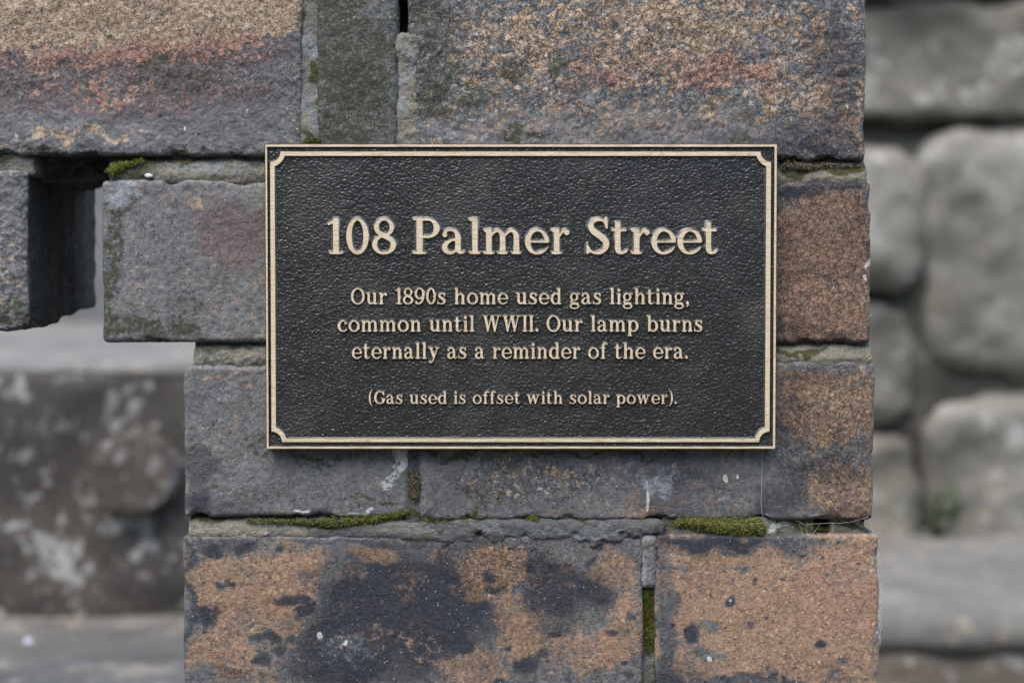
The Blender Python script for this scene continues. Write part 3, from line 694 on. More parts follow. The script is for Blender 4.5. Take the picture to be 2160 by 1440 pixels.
# bed joint between third and fourth course
def bulge2(v, p, tz, tx):
    bulge(v, p, tz, tx); v[:, 1] -= 0.0018 * sstep(0.45, 0.95, tx) * (1 - sstep(0.6, 0.95, tz))
mortar(wall, 396, 1084, 930, 1140, dict(tan=0.35), [('tan', 480, 1118, 90, 18, 0.6), ('white', 520, 1132, 70, 5, 0.55), ('white', 525, 1104, 24, 5, 0.55), ('moss', 430, 1094, 60, 6, 0.9), ('tan', 615, 1118, 34, 12, 0.7), ('dark', 760, 1120, 120, 22, 0.7), ('dark', 600, 1110, 40, 8, 0.6), ('moss', 640, 1098, 160, 6, 0.8)], recess=0.0018, seed=12, prof=bulge2, depth=0.108, r=0.003)
def feather(v, p, tz, tx):
    v[:, 1] += 0.0026 * (1 - sstep(0.0, 0.3, tz - 0.22 - 0.3 * fbm(p, 130, 3, 6)))
mortar(wall, 880, 1100, 1400, 1156, dict(dark=0.6, pale=0.12, moss=0.12), [('pale', 1100, 1112, 240, 10, 0.35), ('tan', 1350, 1120, 40, 16, 0.5), ('tan', 1075, 1108, 16, 6, 0.6), ('tan', 1225, 1108, 16, 8, 0.7), ('moss', 1000, 1130, 30, 6, 0.5), ('pale', 1240, 1134, 140, 6, 0.6), ('tan', 1010, 1128, 20, 8, 0.4)], recess=-0.0007, seed=13, amp=1.0, prof=feather, depth=0.108, r=0.003)
mortar(wall, 1396, 1094, 1640, 1134, dict(tan=0.5, moss=0.2), [('tan', 1450, 1122, 50, 10, 0.6), ('white', 1632, 1114, 30, 11, 0.9)], recess=0.002, seed=14, depth=0.108)
mortar(wall, 1636, 1092, 1720, 1132, dict(tan=0.5, moss=0.4), [('white', 1640, 1116, 28, 11, 1.0), ('moss', 1700, 1110, 30, 16, 0.7)], recess=0.0035, seed=15, depth=0.108)
mortar(wall, 1756, 1098, 1832, 1131, dict(tan=0.8, dark=0.1), [('moss', 1800, 1098, 60, 7, 0.8)], recess=0.006, seed=16, depth=0.108)
mortar(wall, 1716, 1092, 1760, 1132, dict(dark=0.8), [], recess=0.02, seed=17, depth=0.108)
# upright joint of the fourth course
mortar(wall, 1350, 1134, 1388, 1238, dict(pale=0.45, dark=0.3), [('tan', 1360, 1148, 18, 16, 0.8), ('pale', 1365, 1190, 14, 50, 0.5)], recess=-0.0001, seed=18, amp=0.8, r=0.003)
mortar(wall, 1350, 1236, 1388, 1482, dict(moss=0.4, dark=0.2), [('moss', 1366, 1300, 14, 80, 0.7), ('pale', 1372, 1380, 14, 60, 0.7)], recess=0.0038, seed=19)

# courses outside the picture: above, below and to the left, down to the ground
def plain_course(py0, py1, xs, tanv, s0):
    for a, b in zip(xs[:-1], xs[1:]):
        brick(wall, a, py0, b - 26, py1, dict(tan=tanv + random.uniform(-0.2, 0.3), crack=0.5, grain=0.4, pale=0.1), [], sp=0.004, r=0.004, seed=s0 + int(abs(a)) % 97)
    mortar(wall, xs[0] + 14, py1 - 6, xs[-1] - 40, py1 + 44, dict(tan=0.4), [], recess=0.003, sp=0.005, r=0.003, depth=0.1, seed=s0)
plain_course(-404, -60, [-1340, -360, 380, 860, 1855], 0.2, 30)
mortar(wall, -960, -62, 1826, -18, dict(tan=0.3, moss=0.3), [('dark', 850, -20, 40, 12, 1)], recess=0.003, sp=0.002, r=0.002, seed=41)
zg = []
py = 1482
for kk in range(12):
    y0 = py + 36 + kk * 384
    if XZ(0, y0 + 344)[1] < 0.0: break
    plain_course(y0, y0 + 344, [388, 880, 1870] if kk % 2 == 0 else [388, 1382, 1870], 0.3, 60 + kk)
for kk in range(13):
    y0 = 754 + kk * 384
    if XZ(0, y0 + 344)[1] < 0.0: break
    plain_course(y0, y0 + 344, [-1700, -800] if kk % 2 == 0 else [-1700, -1250, -800], 0.2, 90 + kk)

# ================================================================== LETTERFORMS (signed distance shapes)
def sm(a, b, k=0.03):
    h = np.clip(0.5 + 0.5 * (b - a) / k, 0, 1)
    return b + (a - b) * h - k * h * (1 - h)
class Glyph:
    RES = 88
    def __init__(s, w, ylo=-0.42, yhi=1.16):
        s.w = w
        xs = np.arange(-0.18, w + 0.2, 1 / s.RES); ys = np.arange(ylo, yhi, 1 / s.RES)
        s.X, s.Y = np.meshgrid(xs, ys, indexing='ij'); s.xs, s.ys = xs, ys
        s.f = np.full(s.X.shape, 9.0)
    def _u(s, d, k): s.f = sm(s.f, d, k) if s.f.min() < 5 else np.minimum(s.f, d)
    def box(s, x0, y0, x1, y1, r=0.012, k=0.035):
        cx, cy, hx, hy = (x0 + x1) / 2, (y0 + y1) / 2, (x1 - x0) / 2 - r, (y1 - y0) / 2 - r
        qx, qy = np.abs(s.X - cx) - hx, np.abs(s.Y - cy) - hy
        s._u(np.hypot(np.maximum(qx, 0), np.maximum(qy, 0)) + np.minimum(np.maximum(qx, qy), 0) - r, k); return s
    def ell(s, cx, cy, rx, ry):
        px, py = (s.X - cx), (s.Y - cy)
        k0 = np.hypot(px / rx, py / ry); k1 = np.hypot(px / rx ** 2, py / ry ** 2) + 1e-9
        return k0 * (k0 - 1) / k1
    def ring(s, cx, cy, rx, ry, ix, iy, icx=None, icy=None, cut=None, k=0.02):
        d = np.maximum(s.ell(cx, cy, rx, ry), -s.ell(cx if icx is None else icx, cy if icy is None else icy, ix, iy))
        if cut is not None:
            for c in cut:
                x0, y0, x1, y1 = c
                b = np.maximum(np.abs(s.X - (x0 + x1) / 2) - (x1 - x0) / 2, np.abs(s.Y - (y0 + y1) / 2) - (y1 - y0) / 2)
                d = np.maximum(d, -b)
        s._u(d, k); return s
    def stroke(s, pts, k=0.02, n=10):
        P_ = np.array(pts, float)
        # Catmull-Rom resample
        Q = np.vstack([2 * P_[0] - P_[1], P_, 2 * P_[-1] - P_[-2]])
        out = []
        for i in range(1, len(Q) - 2):
            for t in np.linspace(0, 1, n, endpoint=False):
                a, b, c, d = Q[i - 1], Q[i], Q[i + 1], Q[i + 2]
                out.append(0.5 * ((2 * b) + (-a + c) * t + (2 * a - 5 * b + 4 * c - d) * t * t + (-a + 3 * b - 3 * c + d) * t ** 3))
        out.append(Q[-2]); out = np.array(out)
        best = np.full(s.X.shape, 9.0)
        for a, b in zip(out[:-1], out[1:]):
            vx, vy = b[0] - a[0], b[1] - a[1]; L = vx * vx + vy * vy + 1e-9
            t = np.clip(((s.X - a[0]) * vx + (s.Y - a[1]) * vy) / L, 0, 1)
            best = np.minimum(best, np.hypot(s.X - a[0] - t * vx, s.Y - a[1] - t * vy) - (a[2] + (b[2] - a[2]) * t))
        s._u(best, k); return s
    def poly(s, pts, k=0.02):
        n = len(pts); d = np.full(s.X.shape, 9.0); sign = np.ones(s.X.shape)
        for i in range(n):
            ax, ay = pts[i]; bx, by = pts[(i + 1) % n]
            ex, ey = bx - ax, by - ay; wx, wy = s.X - ax, s.Y - ay
            t = np.clip((wx * ex + wy * ey) / (ex * ex + ey * ey), 0, 1)
            d = np.minimum(d, np.hypot(wx - ex * t, wy - ey * t))
            c = ((ay <= s.Y) & (by > s.Y) & (ex * wy - ey * wx > 0)) | ((ay > s.Y) & (by <= s.Y) & (ex * wy - ey * wx < 0))
            sign[c] *= -1
        s._u(d * sign, k); return s
    def dot(s, x, y, r, k=0.02): s._u(np.hypot(s.X - x, s.Y - y) - r, k); return s

SW = 0.165; H = 0.058; XH = 0.70
def stem(g, cx, y0, y1, w=SW, base=True, top=None, half=0.155):
    g.box(cx - w / 2, y0, cx + w / 2, y1)
    if base: g.box(cx - half, y0, cx + half, y0 + H)
    if top == 'flag': g.poly([(cx - half - 0.01, y1 - 0.015), (cx - half, y1 - 0.075), (cx, y1 - 0.11), (cx + w / 2 - 0.01, y1 - 0.02), (cx + w / 2 - 0.01, y1)], 0.02)
    if top == 'slab': g.box(cx - half, y1 - H, cx + half, y1)
    return g
def gl(ch):
    g = None
    if ch == '1':
        g = Glyph(0.43); stem(g, 0.27, 0, 1.0, 0.17, half=0.2); g.poly([(0.02, 0.845), (0.20, 0.97), (0.30, 1.0), (0.30, 0.86), (0.20, 0.86), (0.05, 0.80)])
    elif ch == '0':
        g = Glyph(0.64); g.ring(0.32, 0.5, 0.32, 0.515, 0.158, 0.435)
    elif ch == '8':
        g = Glyph(0.68); g.ring(0.34, 0.75, 0.285, 0.262, 0.145, 0.185, 0.345); g.ring(0.34, 0.265, 0.34, 0.28, 0.185, 0.205, 0.335); g.stroke([(0.17, 0.62, 0.05), (0.34, 0.52, 0.075), (0.53, 0.40, 0.06)])
    elif ch == '9':
        g = Glyph(0.66); g.ring(0.33, 0.665, 0.33, 0.35, 0.17, 0.275, 0.32, 0.68); g.stroke([(0.575, 0.62, 0.07), (0.54, 0.34, 0.075), (0.40, 0.10, 0.06), (0.20, 0.03, 0.04), (0.10, 0.09, 0.06), (0.12, 0.13, 0.07)])
    elif ch == 'P':
        g = Glyph(0.76); g.box(0.10, 0, 0.28, 1.0); g.box(0.0, 0, 0.385, H); g.box(0.0, 1 - H, 0.3, 1.0)
        g.ring(0.43, 0.725, 0.33, 0.275, 0.165, 0.215, 0.42, 0.725, cut=[(-0.1, 0.3, 0.36, 1.1)]); g.box(0.2, 0.94, 0.45, 1.0); g.box(0.2, 0.45, 0.45, 0.515)
    elif ch == 'S':
        g = Glyph(0.66); g.stroke([(0.545, 0.80, 0.025), (0.50, 0.915, 0.035), (0.36, 0.965, 0.045), (0.19, 0.915, 0.06), (0.125, 0.79, 0.083), (0.20, 0.645, 0.092), (0.37, 0.52, 0.095), (0.52, 0.385, 0.095), (0.56, 0.245, 0.086), (0.47, 0.09, 0.062), (0.31, 0.03, 0.045), (0.14, 0.075, 0.035), (0.06, 0.20, 0.025)])
        g.poly([(0.50, 0.98), (0.555, 1.0), (0.60, 1.0), (0.605, 0.70), (0.55, 0.70), (0.50, 0.86)]); g.poly([(0.0, 0.0), (0.05, 0.0), (0.12, 0.06), (0.08, 0.16), (0.045, 0.30), (0.0, 0.30)])
    elif ch == 'O':
        g = Glyph(0.90); g.ring(0.45, 0.5, 0.45, 0.52, 0.285, 0.44)
    elif ch == 'G':
        g = Glyph(0.88); g.ring(0.45, 0.5, 0.45, 0.52, 0.28, 0.44, 0.47, cut=[(0.62, 0.40, 1.0, 0.70), (0.74, 0.4, 1.0, 1.1)])
        g.poly([(0.70, 0.94), (0.76, 1.0), (0.80, 1.0), (0.805, 0.67), (0.75, 0.67), (0.68, 0.84)]); g.box(0.63, 0.06, 0.79, 0.44); g.box(0.54, 0.40, 0.88, 0.455)
    elif ch == 'W':
        g = Glyph(1.20)
        for x0 in (0.10, 0.55):
            g.poly([(x0 - 0.04, 1.0), (x0 + 0.14, 1.0), (x0 + 0.31, 0.22), (x0 + 0.25, -0.02), (x0 + 0.19, -0.02)], 0.012)
            g.poly([(x0 + 0.19, -0.02), (x0 + 0.27, -0.02), (x0 + 0.50, 0.97), (x0 + 0.43, 0.97), (x0 + 0.235, 0.20)], 0.012)
        g.box(0.0, 1 - H, 0.33, 1.0); g.box(0.50, 1 - H, 0.78, 1.0); g.box(0.90, 1 - H, 1.20, 1.0)
    elif ch == 'I':
        g = Glyph(0.33); stem(g, 0.165, 0, 1, top='slab', half=0.16)
    elif ch == 'a':
        g = Glyph(0.67); g.stroke([(0.075, 0.555, 0.052), (0.13, 0.645, 0.040), (0.26, 0.675, 0.036), (0.39, 0.635, 0.055), (0.455, 0.50, 0.08), (0.46, 0.30, 0.082), (0.465, 0.13, 0.08), (0.53, 0.045, 0.048), (0.63, 0.055, 0.03)])
        g.dot(0.095, 0.535, 0.07); g.stroke([(0.44, 0.405, 0.03), (0.27, 0.385, 0.038), (0.11, 0.27, 0.07), (0.10, 0.13, 0.078), (0.21, 0.035, 0.05), (0.34, 0.06, 0.042), (0.44, 0.17, 0.035)])
    elif ch == 'b':
        g = Glyph(0.74); stem(g, 0.17, 0.03, 1.0, base=False, top='flag'); g.ring(0.42, 0.345, 0.32, 0.36, 0.165, 0.285, 0.40, cut=[(-0.1, 0.0, 0.18, 0.7)]); g.box(0.09, 0.0, 0.16, 0.1)
    elif ch == 'c':
        g = Glyph(0.62); g.ring(0.35, 0.345, 0.35, 0.362, 0.205, 0.29, 0.385, cut=[(0.44, 0.15, 0.9, 0.62)]); g.dot(0.52, 0.52, 0.078); g.stroke([(0.44, 0.035, 0.035), (0.54, 0.09, 0.03), (0.60, 0.17, 0.022)])
    elif ch == 'd':
        g = Glyph(0.73); stem(g, 0.555, 0.0, 1.0, base=False, top='flag'); g.ring(0.32, 0.345, 0.32, 0.36, 0.165, 0.285, 0.35, cut=[(0.57, 0.0, 0.9, 0.72)]); g.box(0.55, 0.0, 0.73, H)
    elif ch == 'e':
        g = Glyph(0.67); g.ring(0.345, 0.345, 0.345, 0.36, 0.195, 0.285, 0.355, cut=[(0.40, 0.10, 0.9, 0.325)]); g.box(0.12, 0.315, 0.67, 0.375, k=0.012); g.stroke([(0.40, 0.035, 0.04), (0.54, 0.09, 0.033), (0.635, 0.175, 0.024)])
    elif ch == 'f':
        g = Glyph(0.45); stem(g, 0.19, 0, 0.85, half=0.16); g.box(0.0, 0.635, 0.40, 0.695); g.stroke([(0.19, 0.80, 0.08), (0.25, 0.94, 0.06), (0.36, 0.985, 0.04), (0.44, 0.95, 0.045)]); g.dot(0.425, 0.92, 0.062)
    elif ch == 'g':
        g = Glyph(0.66); g.ring(0.29, 0.455, 0.27, 0.25, 0.135, 0.185); g.stroke([(0.45, 0.60, 0.03), (0.54, 0.665, 0.035), (0.60, 0.64, 0.055)]); g.stroke([(0.16, 0.26, 0.03), (0.085, 0.165, 0.045), (0.15, 0.085, 0.06), (0.33, 0.07, 0.062), (0.52, 0.04, 0.06)])
        g.ring(0.315, -0.115, 0.315, 0.185, 0.20, 0.105)
    elif ch == 'h':
        g = Glyph(0.74); stem(g, 0.165, 0, 1, top='flag', half=0.145); g.stroke([(0.23, 0.52, 0.03), (0.36, 0.64, 0.042), (0.47, 0.645, 0.05), (0.555, 0.55, 0.075), (0.57, 0.40, 0.082), (0.57, 0.1, 0.082)]); g.box(0.488, 0, 0.652, 0.2); g.box(0.43, 0, 0.72, H)
    elif ch == 'i':
        g = Glyph(0.33); stem(g, 0.17, 0, XH, top='flag', half=0.15); g.dot(0.165, 0.88, 0.098)
    elif ch == 'l':
        g = Glyph(0.35); stem(g, 0.175, 0, 1.0, top='flag', half=0.16)
    elif ch == 'm':
        g = Glyph(1.10); stem(g, 0.165, 0, XH, top='flag', half=0.145)
        for x0 in (0.0, 0.385):
            g.stroke([(x0 + 0.23, 0.52, 0.03), (x0 + 0.34, 0.635, 0.042), (x0 + 0.45, 0.645, 0.05), (x0 + 0.53, 0.55, 0.075), (x0 + 0.545, 0.40, 0.08), (x0 + 0.545, 0.1, 0.08)]); g.box(x0 + 0.465, 0, x0 + 0.625, 0.2); g.box(x0 + 0.41, 0, x0 + 0.68, H)
    elif ch == 'n':
        g = Glyph(0.72); stem(g, 0.165, 0, XH, top='flag', half=0.145); g.stroke([(0.23, 0.52, 0.03), (0.35, 0.635, 0.042), (0.45, 0.645, 0.05), (0.535, 0.55, 0.075), (0.55, 0.40, 0.082), (0.55, 0.1, 0.082)]); g.box(0.468, 0, 0.632, 0.2); g.box(0.41, 0, 0.70, H)
    elif ch == 'o':
        g = Glyph(0.73); g.ring(0.365, 0.345, 0.365, 0.36, 0.20, 0.285)
    elif ch == 'p':
        g = Glyph(0.75); stem(g, 0.17, -0.28, XH, top='flag', half=0.155); g.ring(0.42, 0.345, 0.32, 0.36, 0.165, 0.285, 0.40, cut=[(-0.1, 0.0, 0.18, 0.7)])
    elif ch == 'r':
        g = Glyph(0.53); stem(g, 0.165, 0, XH, top='flag', half=0.15); g.stroke([(0.23, 0.47, 0.025), (0.31, 0.60, 0.035), (0.41, 0.655, 0.045), (0.47, 0.62, 0.06)]); g.dot(0.455, 0.60, 0.078)
    elif ch == 's':
        g = Glyph(0.58); g.stroke([(0.455, 0.56, 0.022), (0.40, 0.645, 0.03), (0.28, 0.67, 0.035), (0.15, 0.61, 0.058), (0.15, 0.49, 0.075), (0.28, 0.385, 0.08), (0.43, 0.29, 0.08), (0.47, 0.16, 0.068), (0.37, 0.05, 0.045), (0.24, 0.025, 0.035), (0.11, 0.07, 0.03), (0.05, 0.15, 0.02)])
        g.poly([(0.42, 0.68), (0.47, 0.69), (0.51, 0.69), (0.51, 0.48), (0.46, 0.48)]); g.poly([(0.01, 0.0), (0.05, 0.0), (0.10, 0.05), (0.055, 0.22), (0.01, 0.22)])
    elif ch == 't':
        g = Glyph(0.47); g.box(0.09, 0.12, 0.255, 0.90); g.box(0.0, 0.63, 0.42, 0.70); g.stroke([(0.172, 0.20, 0.082), (0.19, 0.09, 0.078), (0.28, 0.035, 0.045), (0.38, 0.05, 0.03), (0.45, 0.10, 0.022)])
    elif ch == 'u':
        g = Glyph(0.74); g.box(0.09, 0.15, 0.25, XH); g.box(0.0, XH - H, 0.2, XH); g.stroke([(0.17, 0.25, 0.08), (0.20, 0.11, 0.075), (0.31, 0.045, 0.05), (0.42, 0.07, 0.042), (0.52, 0.17, 0.03)]); g.box(0.48, 0, 0.645, XH); g.box(0.41, XH - H, 0.6, XH); g.box(0.56, 0, 0.74, H)
    elif ch == 'w':
        g = Glyph(1.06)
        for x0 in (0.06, 0.45):
            g.poly([(x0, XH), (x0 + 0.17, XH), (x0 + 0.29, 0.2), (x0 + 0.24, -0.015), (x0 + 0.19, -0.015)], 0.012)
            g.poly([(x0 + 0.19, -0.015), (x0 + 0.27, -0.015), (x0 + 0.48, 0.67), (x0 + 0.41, 0.67), (x0 + 0.235, 0.16)], 0.012)
        g.box(0.0, XH - H, 0.30, XH); g.box(0.42, XH - H, 0.66, XH); g.box(0.78, XH - H, 1.05, XH)
    elif ch == 'y':
        g = Glyph(0.74); g.poly([(0.07, XH), (0.25, XH), (0.43, 0.20), (0.40, 0.0), (0.33, 0.0)], 0.012); g.stroke([(0.60, 0.66, 0.038), (0.42, 0.17, 0.04), (0.30, -0.13, 0.045), (0.17, -0.23, 0.045), (0.10, -0.20, 0.05)], 0.012)
        g.dot(0.10, -0.19, 0.075); g.box(0.0, XH - H, 0.33, XH); g.box(0.47, XH - H, 0.74, XH)
    elif ch == '.':
        g = Glyph(0.22); g.dot(0.11, 0.085, 0.098)
    elif ch == ',':
        g = Glyph(0.24); g.dot(0.11, 0.09, 0.095); g.stroke([(0.15, 0.07, 0.05), (0.15, -0.04, 0.04), (0.07, -0.16, 0.025)])
    elif ch == '(':
        g = Glyph(0.36); g.stroke([(0.30, 1.10, 0.022), (0.15, 0.85, 0.05), (0.10, 0.46, 0.075), (0.15, 0.06, 0.05), (0.30, -0.18, 0.022)])
    elif ch == ')':
        g = Glyph(0.36); g.stroke([(0.06, 1.10, 0.022), (0.21, 0.85, 0.05), (0.26, 0.46, 0.075), (0.21, 0.06, 0.05), (0.06, -0.18, 0.022)])
    return g
def contours(g, iso):
    f = g.f - iso; xs, ys = g.xs, g.ys
    nx, ny = f.shape
    s = (f < 0)
    segs = {}
    code = s[:-1, :-1] * 1 + s[1:, :-1] * 2 + s[1:, 1:] * 4 + s[:-1, 1:] * 8
    def pt(e):
        kind, i, j = e
        if kind == 0: a, b = f[i, j], f[i + 1, j]; t = a / (a - b); return (xs[i] + t * (xs[i + 1] - xs[i]), ys[j])
        a, b = f[i, j], f[i, j + 1]; t = a / (a - b); return (xs[i], ys[j] + t * (ys[j + 1] - ys[j]))
    tab = {1: [(3, 0)], 2: [(0, 1)], 3: [(3, 1)], 4: [(1, 2)], 5: [(3, 0), (1, 2)], 6: [(0, 2)], 7: [(3, 2)], 8: [(2, 3)], 9: [(2, 0)], 10: [(0, 1), (2, 3)], 11: [(2, 1)], 12: [(1, 3)], 13: [(1, 0)], 14: [(0, 3)]}
    for i, j in zip(*np.nonzero((code > 0) & (code < 15))):
        ed = [(0, i, j), (1, i + 1, j), (0, i, j + 1), (1, i, j)]
        for a, b in tab[int(code[i, j])]: segs.setdefault(ed[a], []).append(ed[b])
    loops = []
    while segs:
        st = next(iter(segs)); cur = st; lp = []
        while cur in segs:
            nx_ = segs[cur].pop()
            if not segs[cur]: del segs[cur]
            lp.append(pt(cur)); cur = nx_
            if cur == st: break
        if len(lp) > 8:
            a = np.array(lp)
            for _ in range(2): a = (np.roll(a, 1, 0) + 2 * a + np.roll(a, -1, 0)) / 4
            loops.append(a[::2] if len(a) > 24 else a)
    return loops
dg = None
def relief_mesh(name, loops, bevel, zscale=1.0):
    """flat polished top with sloping dark sides from closed outlines (metres, XY)"""
    cu = bpy.data.curves.new(name, 'CURVE'); cu.dimensions = '2D'; cu.fill_mode = 'BOTH'
    cu.bevel_depth = bevel; cu.bevel_resolution = 0
    for lp in loops:
        sp_ = cu.splines.new('POLY'); sp_.points.add(len(lp) - 1)
        sp_.points.foreach_set('co', np.hstack([lp, np.zeros((len(lp), 1)), np.ones((len(lp), 1))]).ravel().astype(np.float32))
        sp_.use_cyclic_u = True
    ob = bpy.data.objects.new('tmp_outline', cu); COL.objects.link(ob)
    bpy.context.view_layer.update()
    me = bpy.data.meshes.new_from_object(ob.evaluated_get(bpy.context.evaluated_depsgraph_get()))
    bpy.data.objects.remove(ob); bpy.data.curves.remove(cu)
    me.name = name
    n = len(me.vertices); co = np.zeros(n * 3, np.float32); me.vertices.foreach_get('co', co); co = co.reshape(-1, 3)
    w = np.stack([co[:, 0], -co[:, 2] * zscale, co[:, 1]], -1)
    me.vertices.foreach_set('co', w.ravel()); me.update()
    me.materials.clear(); me.materials.append(M['gold']); me.materials.append(M['patina'])
    nm = np.zeros(len(me.polygons) * 3, np.float32); me.polygons.foreach_get('normal', nm)
    me.polygons.foreach_set('material_index', (nm.reshape(-1, 3)[:, 1] > -0.95).astype(np.int32))
    me.polygons.foreach_set('use_smooth', np.zeros(len(me.polygons), bool))
    return me

# ================================================================== THE PLAQUE
YF = -0.0065            # face of the dark field
RZ = 0.0011             # relief height
plaque = empty('plaque', P(1098, 945, YF), 'cast bronze plaque with raised gold lettering and dark pebbled field, fixed to the brick wall', 'plaque')
PO = plaque.location.copy()
def on_plaque(name, me, mat, px, py, y):
    o = bpy.data.objects.new(name, me); COL.objects.link(o); o.parent = plaque
    x, z = XZ(px, py, y)
    o.location = Vector((x, y, z)) - PO
    for m in mat:
        if m.name not in me.materials: me.materials.append(m)
    return o
S_ = lambda y: (y + D0) / FPX
s1 = S_(YF)
def rect_pts(x0, y0, x1, y1, notch=0.0, n=10):
    """outline in photograph units around (0,0)=first corner, y down; optional scooped corners"""
    if not notch: return [(x0, y0), (x1, y0), (x1, y1), (x0, y1)]
    out = []
    for cx, cy, a0 in ((x0, y0, 90), (x1, y0, 180), (x1, y1, 270), (x0, y1, 0)):
        for k in range(n + 1):
            a = math.radians(a0 - 90 * k / n)
            out.append((cx + notch * math.cos(a), cy + notch * math.sin(a)))
    return out
def local(pts, cx, cy): return np.array([((x - cx) * s1, -(y - cy) * s1) for x, y in pts])
C0 = (1098, 627)
# plate
xa, za = XZ(563, 945, YF); xb, zb = XZ(1634, 308, YF)
pv, pn, pq, pt_ = superbox((xa, YF + 0.0006, za), (xb, -0.0008, zb), 0.004, 0.002, r=0.0004)
me = mesh_np('plate', pv - np.array(PO), pq, pt_, smooth=False)
link('plate', me, M['patina'], plaque)
xa, za = XZ(564.5, 943, YF); xb, zb = XZ(1632.5, 309.5, YF)
nx_, nz_ = int((xb - xa) / 0.00024), int((zb - za) / 0.00024)
gx, gz = np.meshgrid(np.linspace(xa, xb, nx_), np.linspace(za, zb, nz_), indexing='ij')
fv = np.stack([gx.ravel(), np.full(gx.size, YF), gz.ravel()], -1)
wq = fv.copy(); wq[:, 0] += fbm(fv, 700, 2, 3) * 0.00045; wq[:, 2] += fbm(fv, 700, 2, 4) * 0.00035
wq[:, 0] *= 0.80; wq[:, 2] *= 1.12
wd, wr = worley(wq, 820, 5)
wd2, wr2 = worley(wq, 1350, 15)
hh_ = (1 - sstep(0.05, 0.85, wd)) * (0.45 + 0.85 * wr) * 0.00020 + (1 - sstep(0.05, 0.8, wd2)) * 0.00008 * wr2 + fbm(fv, 260, 2, 8) * 0.00007
fv[:, 1] -= hh_ - 0.0001
ii_, kk_ = np.meshgrid(np.arange(nx_ - 1), np.arange(nz_ - 1), indexing='ij')
fq = np.stack([ii_ * nz_ + kk_, (ii_ + 1) * nz_ + kk_, (ii_ + 1) * nz_ + kk_ + 1, ii_ * nz_ + kk_ + 1], -1).reshape(-1, 4)
link('field', mesh_np('field', fv - np.array(PO), fq), M['field'], plaque)
rim = relief_mesh('outer_rim', [local(rect_pts(562, 306.5, 1636, 946), *C0), local(rect_pts(566, 311.5, 1631, 941.5), *C0)], 0.00045, 2.4)
on_plaque('outer_rim', rim, [M['gold'], M['patina']], C0[0], C0[1], YF)
bord = relief_mesh('border', [local(rect_pts(572, 321.5, 1624, 932, 23), *C0), local(rect_pts(581.5, 330.5, 1614, 925, 24.5), *C0)], 0.0007, 1.5)
# the inner outline is scooped about the outer corner: rebuild it so the band keeps its width
def inner_scoop(x0, y0, x1, y1, X0, Y0, X1, Y1, R, n=12):
    out = []
    for cx, cy, qx, qy in ((X0, Y0, x0, y0), (X1, Y0, x1, y0), (X1, Y1, x1, y1), (X0, Y1, x0, y1)):
        a = math.atan2(math.copysign(math.sqrt(max(R * R - (qx - cx) ** 2, 0)), (qy - cy)), qx - cx)
        b = math.atan2(qy - cy, math.copysign(math.sqrt(max(R * R - (qy - cy) ** 2, 0)), (qx - cx)))
        d = (b - a + math.pi) % (2 * math.pi) - math.pi
        seg = [(cx + R * math.cos(a + d * k / n), cy + R * math.sin(a + d * k / n)) for k in range(n + 1)]
        if (cx, cy) in ((X1, Y0), (X0, Y1)): seg = seg[::-1]
        out += seg
    return out
bord = relief_mesh('border', [local(rect_pts(572, 321.5, 1624, 932, 22), *C0), local(inner_scoop(581.5, 330.5, 1614, 925, 572, 321.5, 1624, 932, 32), *C0)], 0.0007, 1.5)
on_plaque('border', bord, [M['gold'], M['patina']], C0[0], C0[1], YF)

GC = {}
def letter_mesh(ch, sx, sy, weight, bevel):
    key = (ch, round(sx * 1e6), round(sy * 1e6), weight)
    if key not in GC:
        if ch not in GC: GC[ch] = gl(ch)
        g = GC[ch]
        loops = [np.stack([l[:, 0] * sx, l[:, 1] * sy], -1) for l in contours(g, weight)]
        GC[key] = relief_mesh('letter', loops, bevel, RZ / bevel)
    return GC[key]
def set_letter(ch, left, width, base, capx, weight, bevel):
    if ch not in GC: GC[ch] = gl(ch)
    sx = (width if width else GC[ch].w * capx) / GC[ch].w
    me = letter_mesh(ch, sx * s1, capx * s1, weight, bevel)
    on_plaque('letter', me, [M['gold'], M['patina']], left, base, YF)
TITLE = [('1', 689, 721), ('0', 730.5, 778.7), ('8', 785, 836), ('P', 871, 928), ('a', 931.5, 982), ('l', 989, 1015), ('m', 1019, 1102), ('e', 1107, 1157), ('r', 1161.8, 1201),
         ('S', 1236.5, 1286), ('t', 1290, 1324.5), ('r', 1330, 1370), ('e', 1373, 1424), ('e', 1428, 1479), ('t', 1482, 1514.5)]
for ch, a, b in TITLE: set_letter(ch, a, b - a, 536, 75, -0.005, 0.0010)
ADV = {c: None for c in ''}
def line_of(text, x0, x1, base, cap, weight, bevel, sb=0.085, space=0.43):
    ws = []
    for ch in text:
        if ch == ' ': ws.append(space); continue
        if ch not in GC: GC[ch] = gl(ch)
        ws.append(GC[ch].w + sb)
    k = (x1 - x0) / ((sum(ws) - sb) * cap)
    x = x0
    for ch, w in zip(text, ws):
        if ch != ' ':
            set_letter(ch, x, GC[ch].w * cap * k, base, cap, weight, bevel)
        x += w * cap * k
line_of('Our 1890s home used gas lighting,', 740.7, 1453.7, 641.5, 33.5, -0.002, 0.00062)
line_of('common until WWII. Our lamp burns', 712.6, 1482.4, 699, 33.5, -0.002, 0.00062)
line_of('eternally as a reminder of the era.', 742.6, 1451, 756, 33.5, -0.002, 0.00062)
line_of('(Gas used is offset with solar power).', 777.6, 1427.7, 851, 26.5, -0.002, 0.00055)

